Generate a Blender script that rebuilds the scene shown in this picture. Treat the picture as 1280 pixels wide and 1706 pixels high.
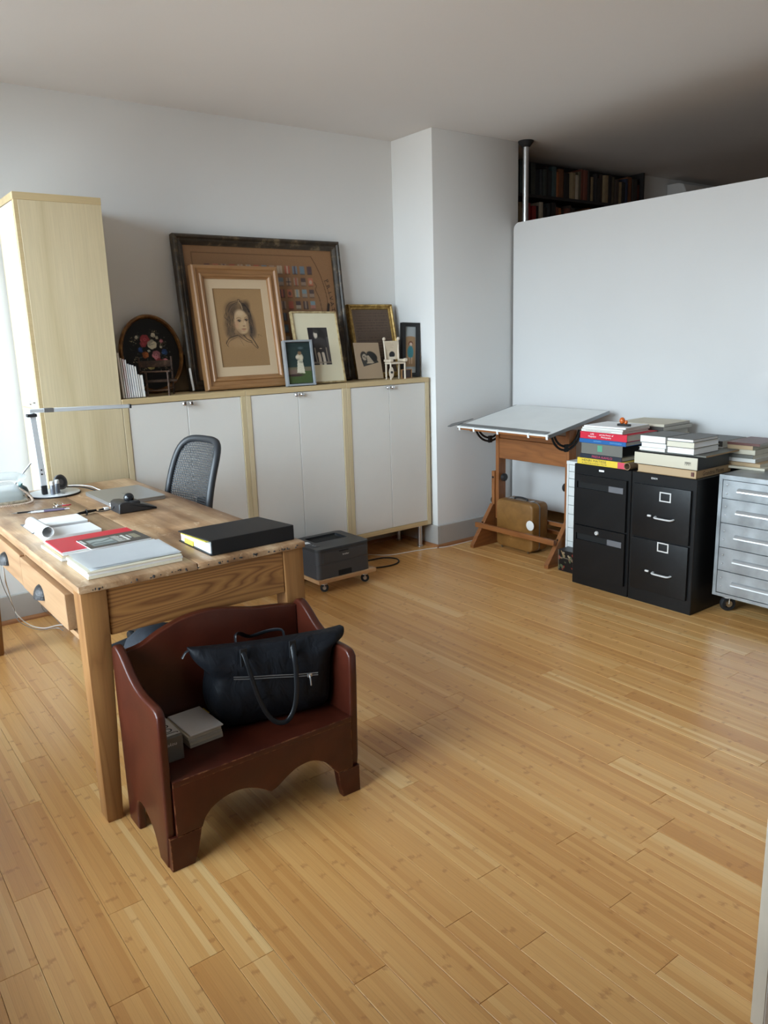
import bpy, bmesh, math, random
import numpy as np
from mathutils import Vector, Matrix, Euler
random.seed(7)
for o in list(bpy.data.objects):
    bpy.data.objects.remove(o)
SC = bpy.context.scene
COL = SC.collection

# ------------------------------------------------------------------ camera
FPX, YAW, PITCH, ROLL, CAMZ = 1299.68, 36.616, 12.6747, -1.8101, 1.4419
_y, _p, _r = (math.radians(a) for a in (YAW, PITCH, ROLL))
FW = Vector((math.sin(_y) * math.cos(_p), math.cos(_y) * math.cos(_p), -math.sin(_p)))
_rt = Vector((math.cos(_y), -math.sin(_y), 0))
_up = _rt.cross(FW)
RT = _rt * math.cos(_r) + _up * math.sin(_r)
UP = -_rt * math.sin(_r) + _up * math.cos(_r)
cam_d = bpy.data.cameras.new('camera')
cam_d.sensor_fit = 'HORIZONTAL'
cam_d.sensor_width = 36.0
cam_d.lens = FPX * 36.0 / 1280.0
cam_d.clip_start = 0.05
cam = bpy.data.objects.new('camera', cam_d)
COL.objects.link(cam)
M = Matrix.Identity(4)
for i in range(3):
    M[i][0], M[i][1], M[i][2] = RT[i], UP[i], -FW[i]
M[2][3] = CAMZ
cam.matrix_world = M
SC.camera = cam

# ------------------------------------------------------------------ world: overcast sky over a street
SKY_STRENGTH = 10.0
w = bpy.data.worlds.new('overcast_sky')
SC.world = w
w.use_nodes = True
nt = w.node_tree
nt.nodes.clear()
wo = nt.nodes.new('ShaderNodeOutputWorld')
bg = nt.nodes.new('ShaderNodeBackground')
tc = nt.nodes.new('ShaderNodeTexCoord')
sx = nt.nodes.new('ShaderNodeSeparateXYZ')
cr = nt.nodes.new('ShaderNodeValToRGB')
cr.color_ramp.elements[0].position = 0.47
cr.color_ramp.elements[0].color = (0.30, 0.29, 0.28, 1)
cr.color_ramp.elements[1].position = 0.53
cr.color_ramp.elements[1].color = (0.80, 0.91, 1.0, 1)
mr = nt.nodes.new('ShaderNodeMapRange')
mr.inputs[1].default_value = -1
mr.inputs[2].default_value = 1
nt.links.new(tc.outputs['Generated'], sx.inputs[0])
nt.links.new(sx.outputs[2], mr.inputs[0])
nt.links.new(mr.outputs[0], cr.inputs[0])
nt.links.new(cr.outputs[0], bg.inputs[0])
bg.inputs[1].default_value = SKY_STRENGTH
nt.links.new(bg.outputs[0], wo.inputs[0])

# ------------------------------------------------------------------ exposure / colour
vs = SC.view_settings
SC.display_settings.display_device = 'sRGB'
vs.view_transform = 'Standard'
vs.look = 'None'
vs.exposure = 1.2
vs.gamma = 1.0
vs.use_curve_mapping = False
SC.cycles.use_denoising = True
SC.cycles.max_bounces = 10
SC.cycles.diffuse_bounces = 6
SC.cycles.glossy_bounces = 4
SC.cycles.transparent_max_bounces = 12
SC.cycles.sample_clamp_indirect = 6.0
SC.cycles.caustics_reflective = False
SC.cycles.caustics_refractive = False

# room extents (metres)
XL, YB, ZC = -0.44, 4.417, 2.704          # window wall, back wall, ceiling
XFAR, YREAR = 8.2, -3.2
XP, YP, XPR = 3.434, 4.0, 4.212           # pillar
WINDOWS = [(-0.55, -0.05, 0.45, 2.66), (1.22, 2.42, 0.45, 2.66), (2.62, 4.22, 0.45, 2.66)]
for (y0, y1, z0, z1) in WINDOWS:           # sky portals in the window openings
    ld = bpy.data.lights.new('window_portal', 'AREA')
    ld.shape = 'RECTANGLE'
    ld.size, ld.size_y = y1 - y0, z1 - z0
    ld.cycles.is_portal = True
    lo = bpy.data.objects.new('window_portal', ld)
    lo.location = (XL - 0.2, (y0 + y1) / 2, (z0 + z1) / 2)
    lo.rotation_euler = Vector((-1, 0, 0)).to_track_quat('Z', 'Y').to_euler()
    # local x must run along world y
    lo.rotation_euler = Matrix(((0, 0, -1), (1, 0, 0), (0, -1, 0))).to_euler()
    COL.objects.link(lo)

# ------------------------------------------------------------------ material helpers
def srgb(r, g, b):
    f = lambda c: (c / 255 / 12.92) if c / 255 <= 0.04045 else ((c / 255 + 0.055) / 1.055) ** 2.4
    return (f(r), f(g), f(b))

def newmat(name):
    m = bpy.data.materials.new(name)
    m.use_nodes = True
    nt = m.node_tree
    return m, nt, nt.nodes['Principled BSDF']

def nd(nt, t, **kw):
    n = nt.nodes.new('ShaderNode' + t)
    for k, v in kw.items():
        if hasattr(n, k):
            setattr(n, k, v)
        else:
            n.inputs[k.replace('_', ' ')].default_value = v
    return n

def c4(c):
    return (c[0], c[1], c[2], 1)

def noise(nt, scale, detail=3, stretch=(1, 1, 1), coord=None, rough=0.55, dist=0.0):
    if coord is None:
        coord = nd(nt, 'TexCoord').outputs['Object']
    mp = nd(nt, 'Mapping')
    mp.inputs['Scale'].default_value = stretch
    nt.links.new(coord, mp.inputs[0])
    n = nd(nt, 'TexNoise')
    n.inputs['Scale'].default_value = scale
    n.inputs['Detail'].default_value = detail
    n.inputs['Roughness'].default_value = rough
    n.inputs['Distortion'].default_value = dist
    nt.links.new(mp.outputs[0], n.inputs['Vector'])
    return n

def ramp(nt, fac, stops):
    r = nd(nt, 'ValToRGB')
    el = r.color_ramp.elements
    while len(el) < len(stops):
        el.new(0.5)
    for e, (p, c) in zip(el, stops):
        e.position = p
        e.color = c4(c) if len(c) == 3 else c
    nt.links.new(fac, r.inputs[0])
    return r.outputs[0]

def mix(nt, fac, a, b, mode='MIX'):
    m = nd(nt, 'MixRGB', blend_type=mode)
    for i, v in enumerate((fac, a, b)):
        if isinstance(v, (int, float)):
            m.inputs[i].default_value = v
        elif isinstance(v, tuple):
            m.inputs[i].default_value = c4(v)
        else:
            nt.links.new(v, m.inputs[i])
    return m.outputs[0]

def bump(nt, bs, h, strength=0.2, dist=0.01):
    b = nd(nt, 'Bump')
    b.inputs['Strength'].default_value = strength
    b.inputs['Distance'].default_value = dist
    nt.links.new(h, b.inputs['Height'])
    nt.links.new(b.outputs[0], bs.inputs['Normal'])

MATS = {}
def pm(name, col, rough=0.5, metal=0.0, var=0.0, scale=8, bmp=0.0, bscale=120, coat=0.0, spec=0.5, stretch=(1, 1, 1)):
    """plain procedural material with a little colour mottling and relief"""
    m, nt, bs = newmat(name)
    bs.inputs['Base Color'].default_value = c4(col)
    bs.inputs['Roughness'].default_value = rough
    bs.inputs['Metallic'].default_value = metal
    bs.inputs['Specular IOR Level'].default_value = spec
    if coat:
        bs.inputs['Coat Weight'].default_value = coat
        bs.inputs['Coat Roughness'].default_value = 0.12
    if var:
        n = noise(nt, scale, 4, stretch)
        a = tuple(max(0, c * (1 - var)) for c in col)
        b = tuple(min(1, c * (1 + var)) for c in col)
        nt.links.new(ramp(nt, n.outputs[0], [(0.3, a), (0.7, b)]), bs.inputs['Base Color'])
    if bmp:
        n = noise(nt, bscale, 3, stretch)
        bump(nt, bs, n.outputs[0], bmp, 0.004)
    MATS[name] = m
    return m

def wood(name, c_lo, c_hi, rough=0.45, axis=1, scale=3.0, figure=0.5, fine=0.35, bmp=0.06, coat=0.0, c_knot=None, rand=True, rings=9.0):
    """grain running along local axis (0,1,2): cathedral figure + fine fibres (+ knots)"""
    m, nt, bs = newmat(name)
    tcn = nd(nt, 'TexCoord').outputs['Object']
    coord = tcn
    if rand:
        oi = nd(nt, 'ObjectInfo')
        va = nd(nt, 'VectorMath', operation='MULTIPLY_ADD')
        cmb = nd(nt, 'CombineXYZ')
        for i in range(3):
            nt.links.new(oi.outputs['Random'], cmb.inputs[i])
        nt.links.new(cmb.outputs[0], va.inputs[0])
        va.inputs[1].default_value = (7.3, 11.1, 5.7)
        nt.links.new(tcn, va.inputs[2])
        coord = va.outputs[0]
    st = [1.0, 1.0, 1.0]
    st[axis] = 0.13
    n1 = noise(nt, scale, 2, tuple(st), coord, 0.5, 0.4)
    mul = nd(nt, 'Math', operation='MULTIPLY')
    mul.inputs[1].default_value = rings
    nt.links.new(n1.outputs[0], mul.inputs[0])
    fr = nd(nt, 'Math', operation='PINGPONG')
    fr.inputs[1].default_value = 0.5
    nt.links.new(mul.outputs[0], fr.inputs[0])
    st2 = [1.0, 1.0, 1.0]
    st2[axis] = 0.03
    n2 = noise(nt, 160, 3, tuple(st2), coord)
    mid = tuple((a + b) / 2 for a, b in zip(c_lo, c_hi))
    fig = ramp(nt, fr.outputs[0], [(0.0, c_lo), (0.16, mid), (0.5, c_hi)])
    base = mix(nt, figure, mid, fig)
    fib = ramp(nt, n2.outputs[0], [(0.3, (0.72, 0.70, 0.66)), (0.65, (1.06, 1.05, 1.04))])
    colr = mix(nt, fine, base, fib, 'MULTIPLY')
    if c_knot:
        vo = nd(nt, 'TexVoronoi')
        vo.inputs['Scale'].default_value = 3.2
        mp = nd(nt, 'Mapping')
        s3 = [1.0, 1.0, 1.0]
        s3[axis] = 0.7
        mp.inputs['Scale'].default_value = s3
        nt.links.new(coord, mp.inputs[0])
        nt.links.new(mp.outputs[0], vo.inputs['Vector'])
        kf = ramp(nt, vo.outputs['Distance'], [(0.035, (1, 1, 1)), (0.075, (0, 0, 0))])
        colr = mix(nt, kf, colr, c_knot)
    nt.links.new(colr, bs.inputs['Base Color'])
    bs.inputs['Roughness'].default_value = rough
    if coat:
        bs.inputs['Coat Weight'].default_value = coat
        bs.inputs['Coat Roughness'].default_value = 0.2
    if bmp:
        bump(nt, bs, n2.outputs[0], bmp, 0.003)
    MATS[name] = m
    return m

# ------------------------------------------------------------------ object helpers
ORG = {}
def link(o, parent=None):
    COL.objects.link(o)
    if parent is not None:
        o.parent = parent
    return o

def tag(o, label=None, cat=None, group=None, kind=None):
    if label: o['label'] = label
    if cat: o['category'] = cat
    if group: o['group'] = group
    if kind: o['kind'] = kind
    return o

def thing(name, label, cat, loc=(0, 0, 0), rot=(0, 0, 0), group=None, world=None):
    """Empty at the base of a thing. Parts are built in world coordinates when there is no rotation, else in its own frame."""
    o = bpy.data.objects.new(name, None)
    o.empty_display_size = 0.05
    o.location = loc
    o.rotation_euler = rot
    link(o)
    tag(o, label, cat, group)
    if world is None:
        world = tuple(rot) == (0, 0, 0)
    ORG[o.name] = Vector(loc) if world else Vector((0, 0, 0))
    return o

def obj(name, bm, mat, parent=None, smooth=None, label=None, base=False):
    me = bpy.data.meshes.new(name)
    bm.normal_update()
    bm.to_mesh(me)
    bm.free()
    return mobj(name, me, mat, parent, smooth, label)

def mobj(name, me, mat, parent=None, smooth=None, label=None):
    n = len(me.vertices)
    co = np.empty(n * 3, dtype=np.float32)
    me.vertices.foreach_get('co', co)
    co = co.reshape(-1, 3)
    lo, hi = co.min(0), co.max(0)
    c = (lo + hi) / 2
    if parent is None:
        c[2] = lo[2]
    co -= c
    me.vertices.foreach_set('co', co.ravel())
    c = Vector([float(x) for x in c])
    if smooth is not None:
        me.polygons.foreach_set('use_smooth', [True] * len(me.polygons))
        if smooth < 3.1:
            me.set_sharp_from_angle(angle=smooth)
    me.update()
    if mat is not None:
        me.materials.append(MATS[mat] if isinstance(mat, str) else mat)
    o = bpy.data.objects.new(name, me)
    link(o, parent)
    o.location = c - (ORG[parent.name] if parent is not None else Vector((0, 0, 0)))
    ORG[o.name] = c
    if label: o['label'] = label
    return o

def copy_tree(o, parent=None):
    c = o.copy()
    COL.objects.link(c)
    c.parent = parent
    ORG[c.name] = ORG[o.name]
    for ch in list(o.children):
        copy_tree(ch, c)
    return c

def struct(o, kind='structure'):
    o['kind'] = kind
    return o

# ------------------------------------------------------------------ mesh helpers (all append to a bmesh)
def B():
    return bmesh.new()

def box(bm, lo, hi, bev=0.0, seg=2):
    lo, hi = Vector(lo), Vector(hi)
    vs_ = [bm.verts.new((x, y, z)) for z in (lo.z, hi.z) for y in (lo.y, hi.y) for x in (lo.x, hi.x)]
    fs = [bm.faces.new([vs_[i] for i in q]) for q in ((0, 2, 3, 1), (4, 5, 7, 6), (0, 1, 5, 4), (2, 6, 7, 3), (0, 4, 6, 2), (1, 3, 7, 5))]
    if bev:
        es = list({e for f in fs for e in f.edges})
        bmesh.ops.bevel(bm, geom=es, offset=bev, segments=seg, affect='EDGES', profile=0.6)
    return bm

def bx(lo, hi, bev=0.0, seg=2):
    return box(B(), lo, hi, bev, seg)

def prism(bm, pts, axis, a, b, bev=0.0, seg=2):
    """polygon in the plane normal to axis, extruded from a to b; pts are the other two coords in xyz order"""
    def P(p, t):
        l = list(p)
        l.insert(axis, t)
        return l
    v0 = [bm.verts.new(P(p, a)) for p in pts]
    v1 = [bm.verts.new(P(p, b)) for p in pts]
    n = len(pts)
    f0 = bm.faces.new(v0)
    f1 = bm.faces.new(v1[::-1])
    fs = [f0, f1]
    for i in range(n):
        fs.append(bm.faces.new([v0[i], v1[i], v1[(i + 1) % n], v0[(i + 1) % n]]))
    bmesh.ops.recalc_face_normals(bm, faces=fs)
    if bev:
        es = list({e for f in (f0, f1) for e in f.edges})
        bmesh.ops.bevel(bm, geom=es, offset=bev, segments=seg, affect='EDGES', profile=0.6)
    return bm

def frame_of(d):
    d = Vector(d).normalized()
    a = Vector((0, 0, 1)) if abs(d.z) < 0.9 else Vector((1, 0, 0))
    x = d.cross(a).normalized()
    return x, d.cross(x)

def cyl(bm, p0, p1, r0, r1=None, seg=16, caps=True):
    p0, p1 = Vector(p0), Vector(p1)
    r1 = r0 if r1 is None else r1
    x, y = frame_of(p1 - p0)
    an = [2 * math.pi * i / seg for i in range(seg)]
    a = [bm.verts.new(p0 + (x * math.cos(t) + y * math.sin(t)) * r0) for t in an]
    b = [bm.verts.new(p1 + (x * math.cos(t) + y * math.sin(t)) * r1) for t in an]
    fs = [bm.faces.new([a[i], a[(i + 1) % seg], b[(i + 1) % seg], b[i]]) for i in range(seg)]
    if caps:
        fs += [bm.faces.new(a[::-1]), bm.faces.new(b)]
    bmesh.ops.recalc_face_normals(bm, faces=fs)
    return bm

def tube(bm, pts, r, seg=8, closed=False, flat=None):
    """sweep a circle (or ellipse, flat=(a,b) with b along the local up) along a polyline"""
    pts = [Vector(p) for p in pts]
    n = len(pts)
    rings = []
    prev = None
    for i, p in enumerate(pts):
        if closed:
            d = pts[(i + 1) % n] - pts[i - 1]
        else:
            d = pts[min(i + 1, n - 1)] - pts[max(i - 1, 0)]
        d.normalize()
        if prev is None:
            x, y = frame_of(d)
        else:
            x = (prev - d * prev.dot(d))
            x = x.normalized() if x.length > 1e-6 else frame_of(d)[0]
            y = d.cross(x)
        prev = x
        ri = r[i] if isinstance(r, (list, tuple)) else r
        ra, rb = (ri, ri) if flat is None else flat
        rings.append([bm.verts.new(p + x * (ra * math.cos(2 * math.pi * k / seg)) + y * (rb * math.sin(2 * math.pi * k / seg))) for k in range(seg)])
    fs = []
    for i in range(n if closed else n - 1):
        a, b = rings[i], rings[(i + 1) % n]
        for k in range(seg):
            fs.append(bm.faces.new([a[k], a[(k + 1) % seg], b[(k + 1) % seg], b[k]]))
    if not closed:
        fs += [bm.faces.new(rings[0][::-1]), bm.faces.new(rings[-1])]
    bmesh.ops.recalc_face_normals(bm, faces=fs)
    return bm

def lathe(bm, prof, center=(0, 0, 0), axis=(0, 0, 1), seg=24):
    """profile [(r, t)] spun about axis through center"""
    c = Vector(center)
    d = Vector(axis).normalized()
    x, y = frame_of(d)
    rings = []
    for r, t in prof:
        if r < 1e-6:
            rings.append([bm.verts.new(c + d * t)])
        else:
            rings.append([bm.verts.new(c + d * t + (x * math.cos(2 * math.pi * k / seg) + y * math.sin(2 * math.pi * k / seg)) * r) for k in range(seg)])
    fs = []
    for a, b in zip(rings, rings[1:]):
        for k in range(seg):
            q = [a[k % len(a)], a[(k + 1) % len(a)], b[(k + 1) % len(b)], b[k % len(b)]]
            q2 = []
            for v in q:
                if v not in q2:
                    q2.append(v)
            if len(q2) > 2:
                fs.append(bm.faces.new(q2))
    bmesh.ops.recalc_face_normals(bm, faces=fs)
    return bm

def loft(bm, rings, closed_ring=True, cap=True):
    vr = [[bm.verts.new(p) for p in r] for r in rings]
    fs = []
    for a, b in zip(vr, vr[1:]):
        n = len(a)
        for k in range(n if closed_ring else n - 1):
            fs.append(bm.faces.new([a[k], a[(k + 1) % n], b[(k + 1) % n], b[k]]))
    if cap:
        fs += [bm.faces.new(vr[0][::-1]), bm.faces.new(vr[-1])]
    bmesh.ops.recalc_face_normals(bm, faces=fs)
    return bm

def spline(pts, n=8):
    """Catmull-Rom through pts"""
    P = [Vector(p) for p in pts]
    P = [P[0] * 2 - P[1]] + P + [P[-1] * 2 - P[-2]]
    out = []
    for i in range(1, len(P) - 2):
        for k in range(n):
            t = k / n
            a, b, c, d = P[i - 1:i + 3]
            out.append(0.5 * ((2 * b) + (c - a) * t + (2 * a - 5 * b + 4 * c - d) * t * t + (3 * b - a - 3 * c + d) * t ** 3))
    out.append(P[-2])
    return out

def spl2(pts, n=6):
    return [(v.x, v.y) for v in spline([(p[0], p[1], 0) for p in pts], n)]

def rrect(w, h, r, n=5, cx=0.0, cy=0.0):
    out = []
    for (sx_, sy_, a0) in ((1, 1, 0), (-1, 1, 90), (-1, -1, 180), (1, -1, 270)):
        for k in range(n + 1):
            a = math.radians(a0 + 90 * k / n)
            out.append((cx + sx_ * (w / 2 - r) + r * math.cos(a), cy + sy_ * (h / 2 - r) + r * math.sin(a)))
    return out

def moulding(name, w, h, prof, mat, parent, y0=0.0, z0=0.0, smooth=0.5):
    """picture frame bars in the XZ plane, mitred; prof = [(inset from outer edge, y)] front is -y. Four bars, each a part."""
    outs = []
    cs = [(-w / 2, z0), (w / 2, z0), (w / 2, z0 + h), (-w / 2, z0 + h)]
    ins = [(1, 1), (-1, 1), (-1, -1), (1, -1)]
    for k in range(4):
        bm = B()
        rings = []
        for c, s in ((cs[k], ins[k]), (cs[(k + 1) % 4], ins[(k + 1) % 4])):
            rings.append([(c[0] + s[0] * d, y0 + y, c[1] + s[1] * d) for d, y in prof])
        loft(bm, rings)
        outs.append(obj(name, bm, mat, parent, smooth))
    return outs

def text(s, parent, mat, org, right, up, width=None, height=None, name='lettering', depth=0.0004):
    """flat lettering centred on org; real thin geometry on the surface it is printed on"""
    cu = bpy.data.curves.new(name, 'FONT')
    cu.body = s
    cu.align_x = 'CENTER'
    cu.resolution_u = 3
    tmp = bpy.data.objects.new(name, cu)
    me = bpy.data.meshes.new_from_object(tmp)
    bpy.data.objects.remove(tmp)
    bpy.data.curves.remove(cu)
    n = len(me.vertices)
    co = np.empty(n * 3, dtype=np.float32)
    me.vertices.foreach_get('co', co)
    co = co.reshape(-1, 3)
    lo, hi = co.min(0), co.max(0)
    sx_ = (width / (hi[0] - lo[0])) if width else None
    sy_ = (height / (hi[1] - lo[1])) if height else None
    sx_ = sx_ or sy_
    sy_ = sy_ or sx_
    u = (co[:, 0] - (lo[0] + hi[0]) / 2) * sx_
    v = (co[:, 1] - (lo[1] + hi[1]) / 2) * sy_
    r, q = np.array(Vector(right).normalized()), np.array(Vector(up).normalized())
    nrm = np.cross(r, q)
    co2 = np.array(org)[None] + u[:, None] * r + v[:, None] * q + nrm[None] * depth
    me.vertices.foreach_set('co', co2.astype(np.float32).ravel())
    me.name = name
    return mobj(name, me, mat, parent)

# ------------------------------------------------------------------ pictures: flat prints drawn on a fine grid
class Canvas:
    def __init__(s, w, h, nx, bg):
        s.w, s.h = w, h
        s.nx = nx
        s.ny = max(2, int(round(nx * h / w)))
        x = np.linspace(0, 1, s.nx + 1)
        y = np.linspace(0, 1, s.ny + 1)
        s.X, s.Y = np.meshgrid(x, y)          # x right, y DOWN, both 0..1
        s.asp = h / w
        s.C = np.ones(s.X.shape + (3,)) * np.array(srgb(*bg))
        s.px = 1.0 / nx
    def put(s, a, col):
        a = np.clip(a, 0, 1)[..., None]
        s.C = s.C * (1 - a) + np.array(srgb(*col)) * a
    def ell(s, cx, cy, rx, ry, col, soft=0.15, alpha=1.0, rot=0.0):
        dx, dy = s.X - cx, (s.Y - cy) * s.asp
        ry = ry * s.asp
        c, q = math.cos(math.radians(rot)), math.sin(math.radians(rot))
        u, v = (dx * c + dy * q) / rx, (-dx * q + dy * c) / ry
        d = np.sqrt(u * u + v * v)
        s.put(alpha * np.clip((1 - d) / max(soft, 1e-3) + 0.5, 0, 1), col)
    def rect(s, x0, y0, x1, y1, col, alpha=1.0):
        e = s.px
        a = np.clip((s.X - x0) / e + .5, 0, 1) * np.clip((x1 - s.X) / e + .5, 0, 1)
        a = a * np.clip((s.Y - y0) * s.asp / e + .5, 0, 1) * np.clip((y1 - s.Y) * s.asp / e + .5, 0, 1)
        s.put(alpha * a, col)
    def line(s, pts, wd, col, alpha=1.0, soft=0.6):
        best = np.full(s.X.shape, 9.0)
        for (x0, y0), (x1, y1) in zip(pts, pts[1:]):
            ax, ay, bx_, by = x0, y0 * s.asp, x1, y1 * s.asp
            dx, dy = bx_ - ax, by - ay
            t = np.clip(((s.X - ax) * dx + (s.Y * s.asp - ay) * dy) / max(dx * dx + dy * dy, 1e-9), 0, 1)
            best = np.minimum(best, np.hypot(s.X - ax - t * dx, s.Y * s.asp - ay - t * dy))
        s.put(alpha * np.clip((wd - best) / (wd * soft + 1e-6) + 0.5, 0, 1), col)
    def curve(s, pts, wd, col, alpha=1.0, soft=0.6):
        s.line(spl2(pts, 5), wd, col, alpha, soft)
    def poly(s, pts, col, alpha=1.0):
        ins = np.zeros(s.X.shape, bool)
        n = len(pts)
        for i in range(n):
            x0, y0 = pts[i]
            x1, y1 = pts[(i + 1) % n]
            if y0 == y1:
                continue
            c = ((y0 <= s.Y) & (s.Y < y1)) | ((y1 <= s.Y) & (s.Y < y0))
            ins ^= c & (s.X < x0 + (s.Y - y0) * (x1 - x0) / (y1 - y0))
        s.put(alpha * ins.astype(float), col)
    def grain(s, amt, seed=1):
        r = np.random.RandomState(seed)
        s.C = np.clip(s.C * (1 + amt * (r.rand(*s.X.shape) - 0.5)[..., None]), 0, 1)
    def build(s, name, parent, org, right, down, rough=0.6, mat=None, mask=None):
        """org = top-left corner, right/down = unit vectors"""
        r, d = np.array(Vector(right)), np.array(Vector(down))
        co = np.array(org) + s.X[..., None] * s.w * r + s.Y[..., None] * s.h * d
        ny, nx = s.ny + 1, s.nx + 1
        idx = np.arange(nx * ny).reshape(ny, nx)
        q = np.stack([idx[:-1, :-1], idx[1:, :-1], idx[1:, 1:], idx[:-1, 1:]], -1).reshape(-1, 4)
        if mask is not None:
            fx, fy = s.X.ravel()[q].mean(1), s.Y.ravel()[q].mean(1)
            q = q[mask(fx, fy)]
        me = bpy.data.meshes.new(name)
        me.from_pydata(co.reshape(-1, 3).tolist(), [], q.tolist())
        at = me.color_attributes.new('print', 'FLOAT_COLOR', 'POINT')
        cc = np.ones((nx * ny, 4), np.float32)
        cc[:, :3] = s.C.reshape(-1, 3)
        at.data.foreach_set('color', cc.ravel())
        return mobj(name, me, mat or 'print', parent)

m_, nt_, bs_ = newmat('print')
at_ = nd(nt_, 'Attribute', attribute_name='print')
nt_.links.new(at_.outputs['Color'], bs_.inputs['Base Color'])
bs_.inputs['Roughness'].default_value = 0.45
bs_.inputs['Specular IOR Level'].default_value = 0.3
MATS['print'] = m_

# ------------------------------------------------------------------ materials
pm('wall_paint', (0.74, 0.74, 0.73), 0.75, var=0.015, scale=1.5, bmp=0.05, bscale=90)
pm('ceiling_paint', (0.72, 0.69, 0.665), 0.85, var=0.015, scale=1.0)
pm('baseboard_grey', (0.42, 0.40, 0.375), 0.5, var=0.03)
wood('quarter_round', (0.25, 0.10, 0.04), (0.40, 0.18, 0.07), axis=0)
wood('maple', srgb(196, 178, 138), srgb(222, 206, 172), 0.42, axis=2, scale=2.2, figure=0.45, fine=0.25, bmp=0.03)
wood('maple_edge', srgb(196, 172, 128), srgb(212, 190, 148), 0.45, axis=0, scale=3, figure=0.4, fine=0.3, bmp=0.03)
pm('white_laminate', (0.78, 0.765, 0.725), 0.38, var=0.01, bmp=0.02, bscale=300)
pm('chrome', (0.75, 0.75, 0.76), 0.18, 1.0)
pm('alu', (0.62, 0.63, 0.64), 0.35, 1.0)
pm('grey_metal', (0.33, 0.34, 0.35), 0.4, 0.8)
pm('black_metal', (0.007, 0.007, 0.0075), 0.38, var=0.15, bmp=0.05, bscale=400, spec=0.3)
pm('black_plastic', (0.02, 0.02, 0.022), 0.4)
pm('black_rubber', (0.012, 0.012, 0.013), 0.7)
pm('dark_gap', (0.006, 0.006, 0.006), 0.9)
pm('white_paint', (0.80, 0.80, 0.79), 0.4)
pm('white_gloss', (0.61, 0.605, 0.60), 0.16, spec=0.35, var=0.01, scale=2)
pm('paper', (0.80, 0.79, 0.76), 0.7, var=0.02, scale=20)
pm('paper_white', (0.84, 0.85, 0.86), 0.65, var=0.015, scale=12)
pm('paper_cream', (0.70, 0.64, 0.50), 0.75, var=0.06, scale=90, stretch=(0.2, 0.2, 8))
pm('pages', (0.62, 0.57, 0.46), 0.8, var=0.12, scale=60, stretch=(0.2, 0.2, 12))
pm('pages_grey', (0.50, 0.47, 0.41), 0.8, var=0.12, scale=60, stretch=(0.2, 0.2, 12))
pm('ink', (0.02, 0.02, 0.02), 0.6)
pm('ink_white', (0.80, 0.80, 0.80), 0.6)

# worn pine of the desk
wood('pine', srgb(104, 62, 28), srgb(160, 112, 62), 0.5, axis=0, scale=7, figure=0.85, fine=0.4, rings=22.0, bmp=0.08, c_knot=srgb(74, 40, 18))
wood('pine_v', srgb(118, 76, 38), srgb(154, 110, 64), 0.5, axis=2, scale=5, figure=0.55, fine=0.4, bmp=0.08, c_knot=srgb(80, 46, 22))
wood('pine_y', srgb(136, 98, 64), srgb(174, 138, 102), 0.5, axis=1, scale=4.5, figure=0.55, fine=0.4, bmp=0.08)

def pine_top():
    m, nt, bs = newmat('pine_top')
    c = nd(nt, 'NewGeometry').outputs['Position']
    n1 = noise(nt, 7, 5, (1, 0.12, 1), c, 0.6, 0.5)
    fig = ramp(nt, n1.outputs[0], [(0.32, srgb(112, 78, 50)), (0.48, srgb(164, 128, 94)), (0.66, srgb(200, 170, 136))])
    n2 = noise(nt, 150, 3, (1, 0.04, 1), c)
    fig = mix(nt, 0.5, fig, ramp(nt, n2.outputs[0], [(0.3, (0.65, 0.62, 0.58)), (0.65, (1.05, 1.05, 1.05))]), 'MULTIPLY')
    n3 = noise(nt, 6.0, 6, (1, 1, 1), c, 0.65, 1.2)         # stains
    fig = mix(nt, ramp(nt, n3.outputs[0], [(0.52, (0, 0, 0)), (0.70, (0.45, 0.45, 0.45))]), fig, srgb(112, 76, 48))
    n4 = noise(nt, 12, 6, (1, 0.5, 1), c, 0.7, 2.0)         # scratches and bleached rings
    fig = mix(nt, ramp(nt, n4.outputs[0], [(0.60, (0, 0, 0)), (0.70, (0.65, 0.65, 0.65))]), fig, srgb(210, 188, 160))
    n5 = noise(nt, 60, 3, (1, 1, 1), c, 0.6)
    fig = mix(nt, ramp(nt, n5.outputs[0], [(0.70, (0, 0, 0)), (0.76, (0.8, 0.8, 0.8))]), fig, srgb(70, 44, 28))
    nt.links.new(fig, bs.inputs['Base Color'])
    bs.inputs['Roughness'].default_value = 0.42
    bump(nt, bs, n4.outputs[0], 0.15, 0.004)
    MATS['pine_top'] = m
pine_top()

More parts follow.
